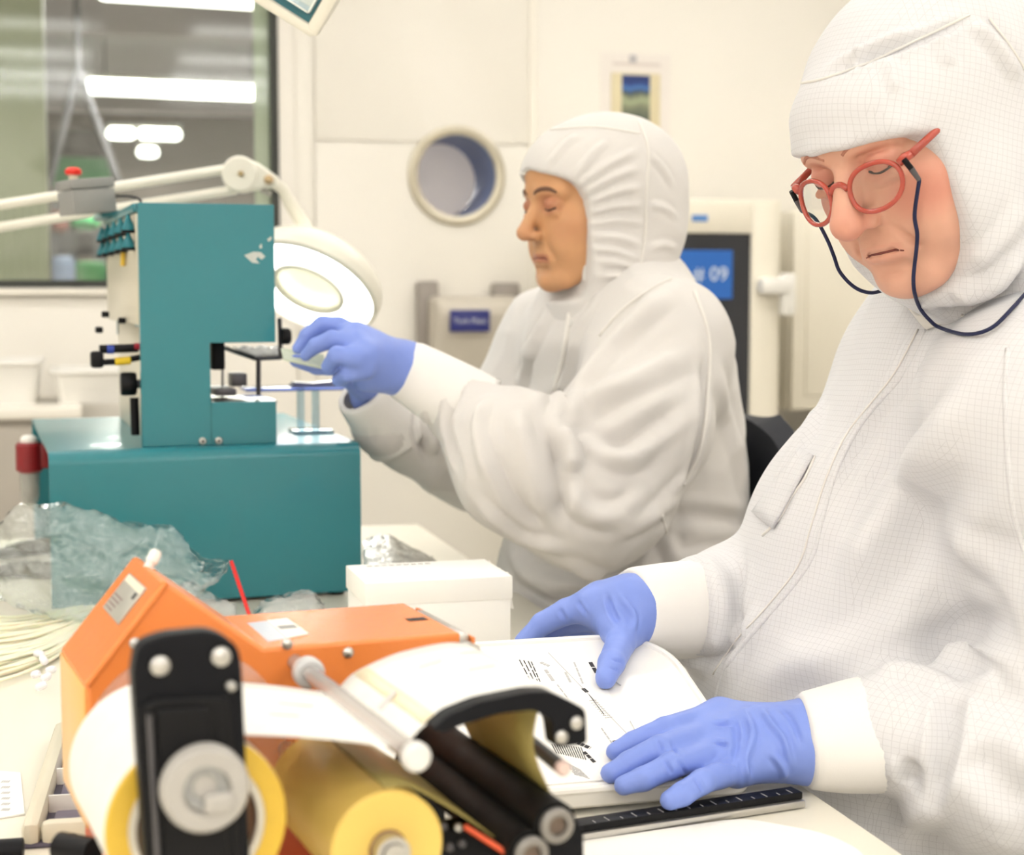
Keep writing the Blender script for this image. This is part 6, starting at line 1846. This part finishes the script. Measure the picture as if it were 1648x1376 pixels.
# stool of the near person
st_ = empty('work_stool', hipc1.to_2d().to_3d(), math.atan2(f1.y, f1.x), 'black round stool under the person reading the label sheet', 'stool')
B().lathe([(0, .44), (.17, .44), (.19, .455), (.19, .485), (.17, .50), (0, .50)], (0, 0, 0), (0, 0, 1), 40).build('seat', M_CH, st_)
B().tube([(0, 0, .08), (0, 0, .44)], .025, 14).build('gas_column', M_DARKSTEEL, st_)
for k in range(5):
    a = 2 * PI * k / 5
    lg = B().tube([(0, 0, .10), (.25 * math.cos(a), .25 * math.sin(a), .06)], [.022, .014], 10).build('base_leg', M_BLACK, st_)
    B().tube([(.25 * math.cos(a), .25 * math.sin(a) - .015, .025), (.25 * math.cos(a), .25 * math.sin(a) + .015, .025)], .025, 14).build('caster', M_BLACK, lg)

# ------------------------------------------------------------------ red glasses with neck cord
gl = empty('eyeglasses', HF1.o, 0, 'translucent red round glasses on a navy neck cord, worn low on the nose', 'glasses')
M_RIM = mat('translucent_red', rgb(214, 92, 74), .15, noise=.12, nscale=80, trans=.35, coat=.5)
M_LENS = clear_mat('spectacle_lens', (.99, .98, .97, 1), .02, gloss=1.0)
def gw(x, y, z): return HF1.w(x, y, z) - gl.location
gtilt = .10
def gp(x, z, y0=.104):   # front plane of the glasses, bowed back to the sides
    return gw(x, y0 - 4.2 * x * x - (z + .014) * .25, z)
for s in (-1, 1):
    ring = []
    for k in range(40):
        t = 2 * PI * k / 40
        ca, sa = math.cos(t), math.sin(t)
        rx, rz = .0225, (.0170 if sa > 0 else .0185)
        ring.append((s * (.0335 + rx * math.copysign(abs(ca) ** .9, ca)), -.016 + rz * math.copysign(abs(sa) ** .9, sa)))
    rim = B().tube([gp(x, z) for x, z in ring], .0022, 10, closed=True).build('rim', M_RIM, gl, smooth=180)
    pts = [gp(x, z) for x, z in ring]; c = sum(pts, Vector()) / len(pts)
    b = B(); off = (gw(0, 1, 0) - gw(0, 0, 0)) * .0008
    n = len(pts)
    b.add([c + off * 2] + [p + off * .5 for p in pts] + [c - off] + [p - off * .5 for p in pts], [(0, 1 + i, 1 + (i + 1) % n) for i in range(n)] + [(n + 1, n + 2 + (i + 1) % n, n + 2 + i) for i in range(n)])
    b.build('lens', M_LENS, rim, smooth=180)
    # hinge block and temple
    hx = s * .0605
    B().tube([gp(s * .056, -.006), gp(s * .0605, -.004), gw(s * .066, .082, -.003)], [.0036, .0042, .0036], 10).build('hinge', M_RIM, gl, smooth=180)
    B().tube([gw(s * .066, .083, -.003), gw(s * .069, .05, .002), gw(s * .067, .0, .004), gw(s * .066, -.03, -.012)], [.0034, .0032, .003, .003], 10).build('temple', M_RIM, gl, smooth=180)
    B().tube([gw(s * .0630, .090, -.004), gw(s * .0645, .088, -.013)], .0024, 10).build('cord_loop', M_BLACK, gl)
    B().tube([gw(s * .0645, .088, -.013), gw(s * .0655, .086, -.024)], [.0026, .0020], 10).build('cord_slide', M_DARKSTEEL, gl)
B().tube(smooth_path([gp(-.0095, -.012), gp(-.004, -.0075), gp(.004, -.0075), gp(.0095, -.012)], 4), .0027, 10).build('bridge', M_RIM, gl, smooth=180)
M_CORD = mat('navy_cord', rgb(26, 32, 70), .6, noise=.2, nscale=300, bump=.2, bscale=900)
cast_h = cast
def front(px, py, dflt, off=.008):
    "just in front of hood, face or suit at this pixel"
    ds = [q_ for q_ in (cast_h.hit(px, py)[0], cast1.hit(px, py)[0], face1.hit(px, py)[0]) if q_ is not None]
    Y = min([q_.y for q_ in ds] + [dflt]) if ds else dflt
    return at(px, py, Y - off)
# collar tab with snap under the chin
rows = []
for i in range(6):
    row = []
    for j in range(8):
        s_ = j / 7; t = i / 5
        px = lerp(lerp(1456, 1536, s_), lerp(1490, 1552, s_), t); py = lerp(lerp(490, 476, s_), lerp(530, 508, s_), t)
        row.append(front(px, py, 1.47, .003))
    rows.append(row)
P_ = np.array([[tuple(p) for p in r] for r in rows])
for _ in range(6):
    Q_ = P_.copy(); Q_[1:-1, 1:-1] = (P_[:-2, 1:-1] + P_[2:, 1:-1] + P_[1:-1, :-2] + P_[1:-1, 2:]) / 4; P_ = Q_
B().grid([[Vector(p) - p1.location for p in r] for r in P_], .0025).build('collar_tab', M_SEAM, p1, smooth=180)
c_ = front(1478, 497, 1.47, .0055)
B().lathe([(.0062, -.001), (.0062, .001), (.005, .002), (.0035, .002), (.003, .0012), (0, .0012)], c_ - p1.location, (-.2, -.95, .1), 22).build('snap_button', M_SNAP, p1)
a = gw(.0655, .086, -.024) + gl.location
near = [a] + [front(x, y, 1.42) for x, y in ((1472, 345), (1476, 375), (1475, 400), (1472, 425), (1470, 450), (1472, 472), (1480, 495), (1494, 513), (1512, 527), (1555, 538), (1595, 528), (1630, 495), (1670, 450))]
B().tube([p - gl.location for p in smooth_path(near, 8)], .0017, 10).build('cord', M_CORD, gl, smooth=180)
a = gw(-.0655, .086, -.024) + gl.location
far = [a, at(1312, 352, 1.47), at(1331, 385, 1.465), at(1342, 412, 1.46), at(1352, 438, 1.46), at(1375, 462, 1.46), at(1400, 471, 1.47), at(1425, 466, 1.50), at(1470, 450, 1.56)]
B().tube([p - gl.location for p in smooth_path(far, 8)], .0017, 10).build('cord', M_CORD, gl, smooth=180)
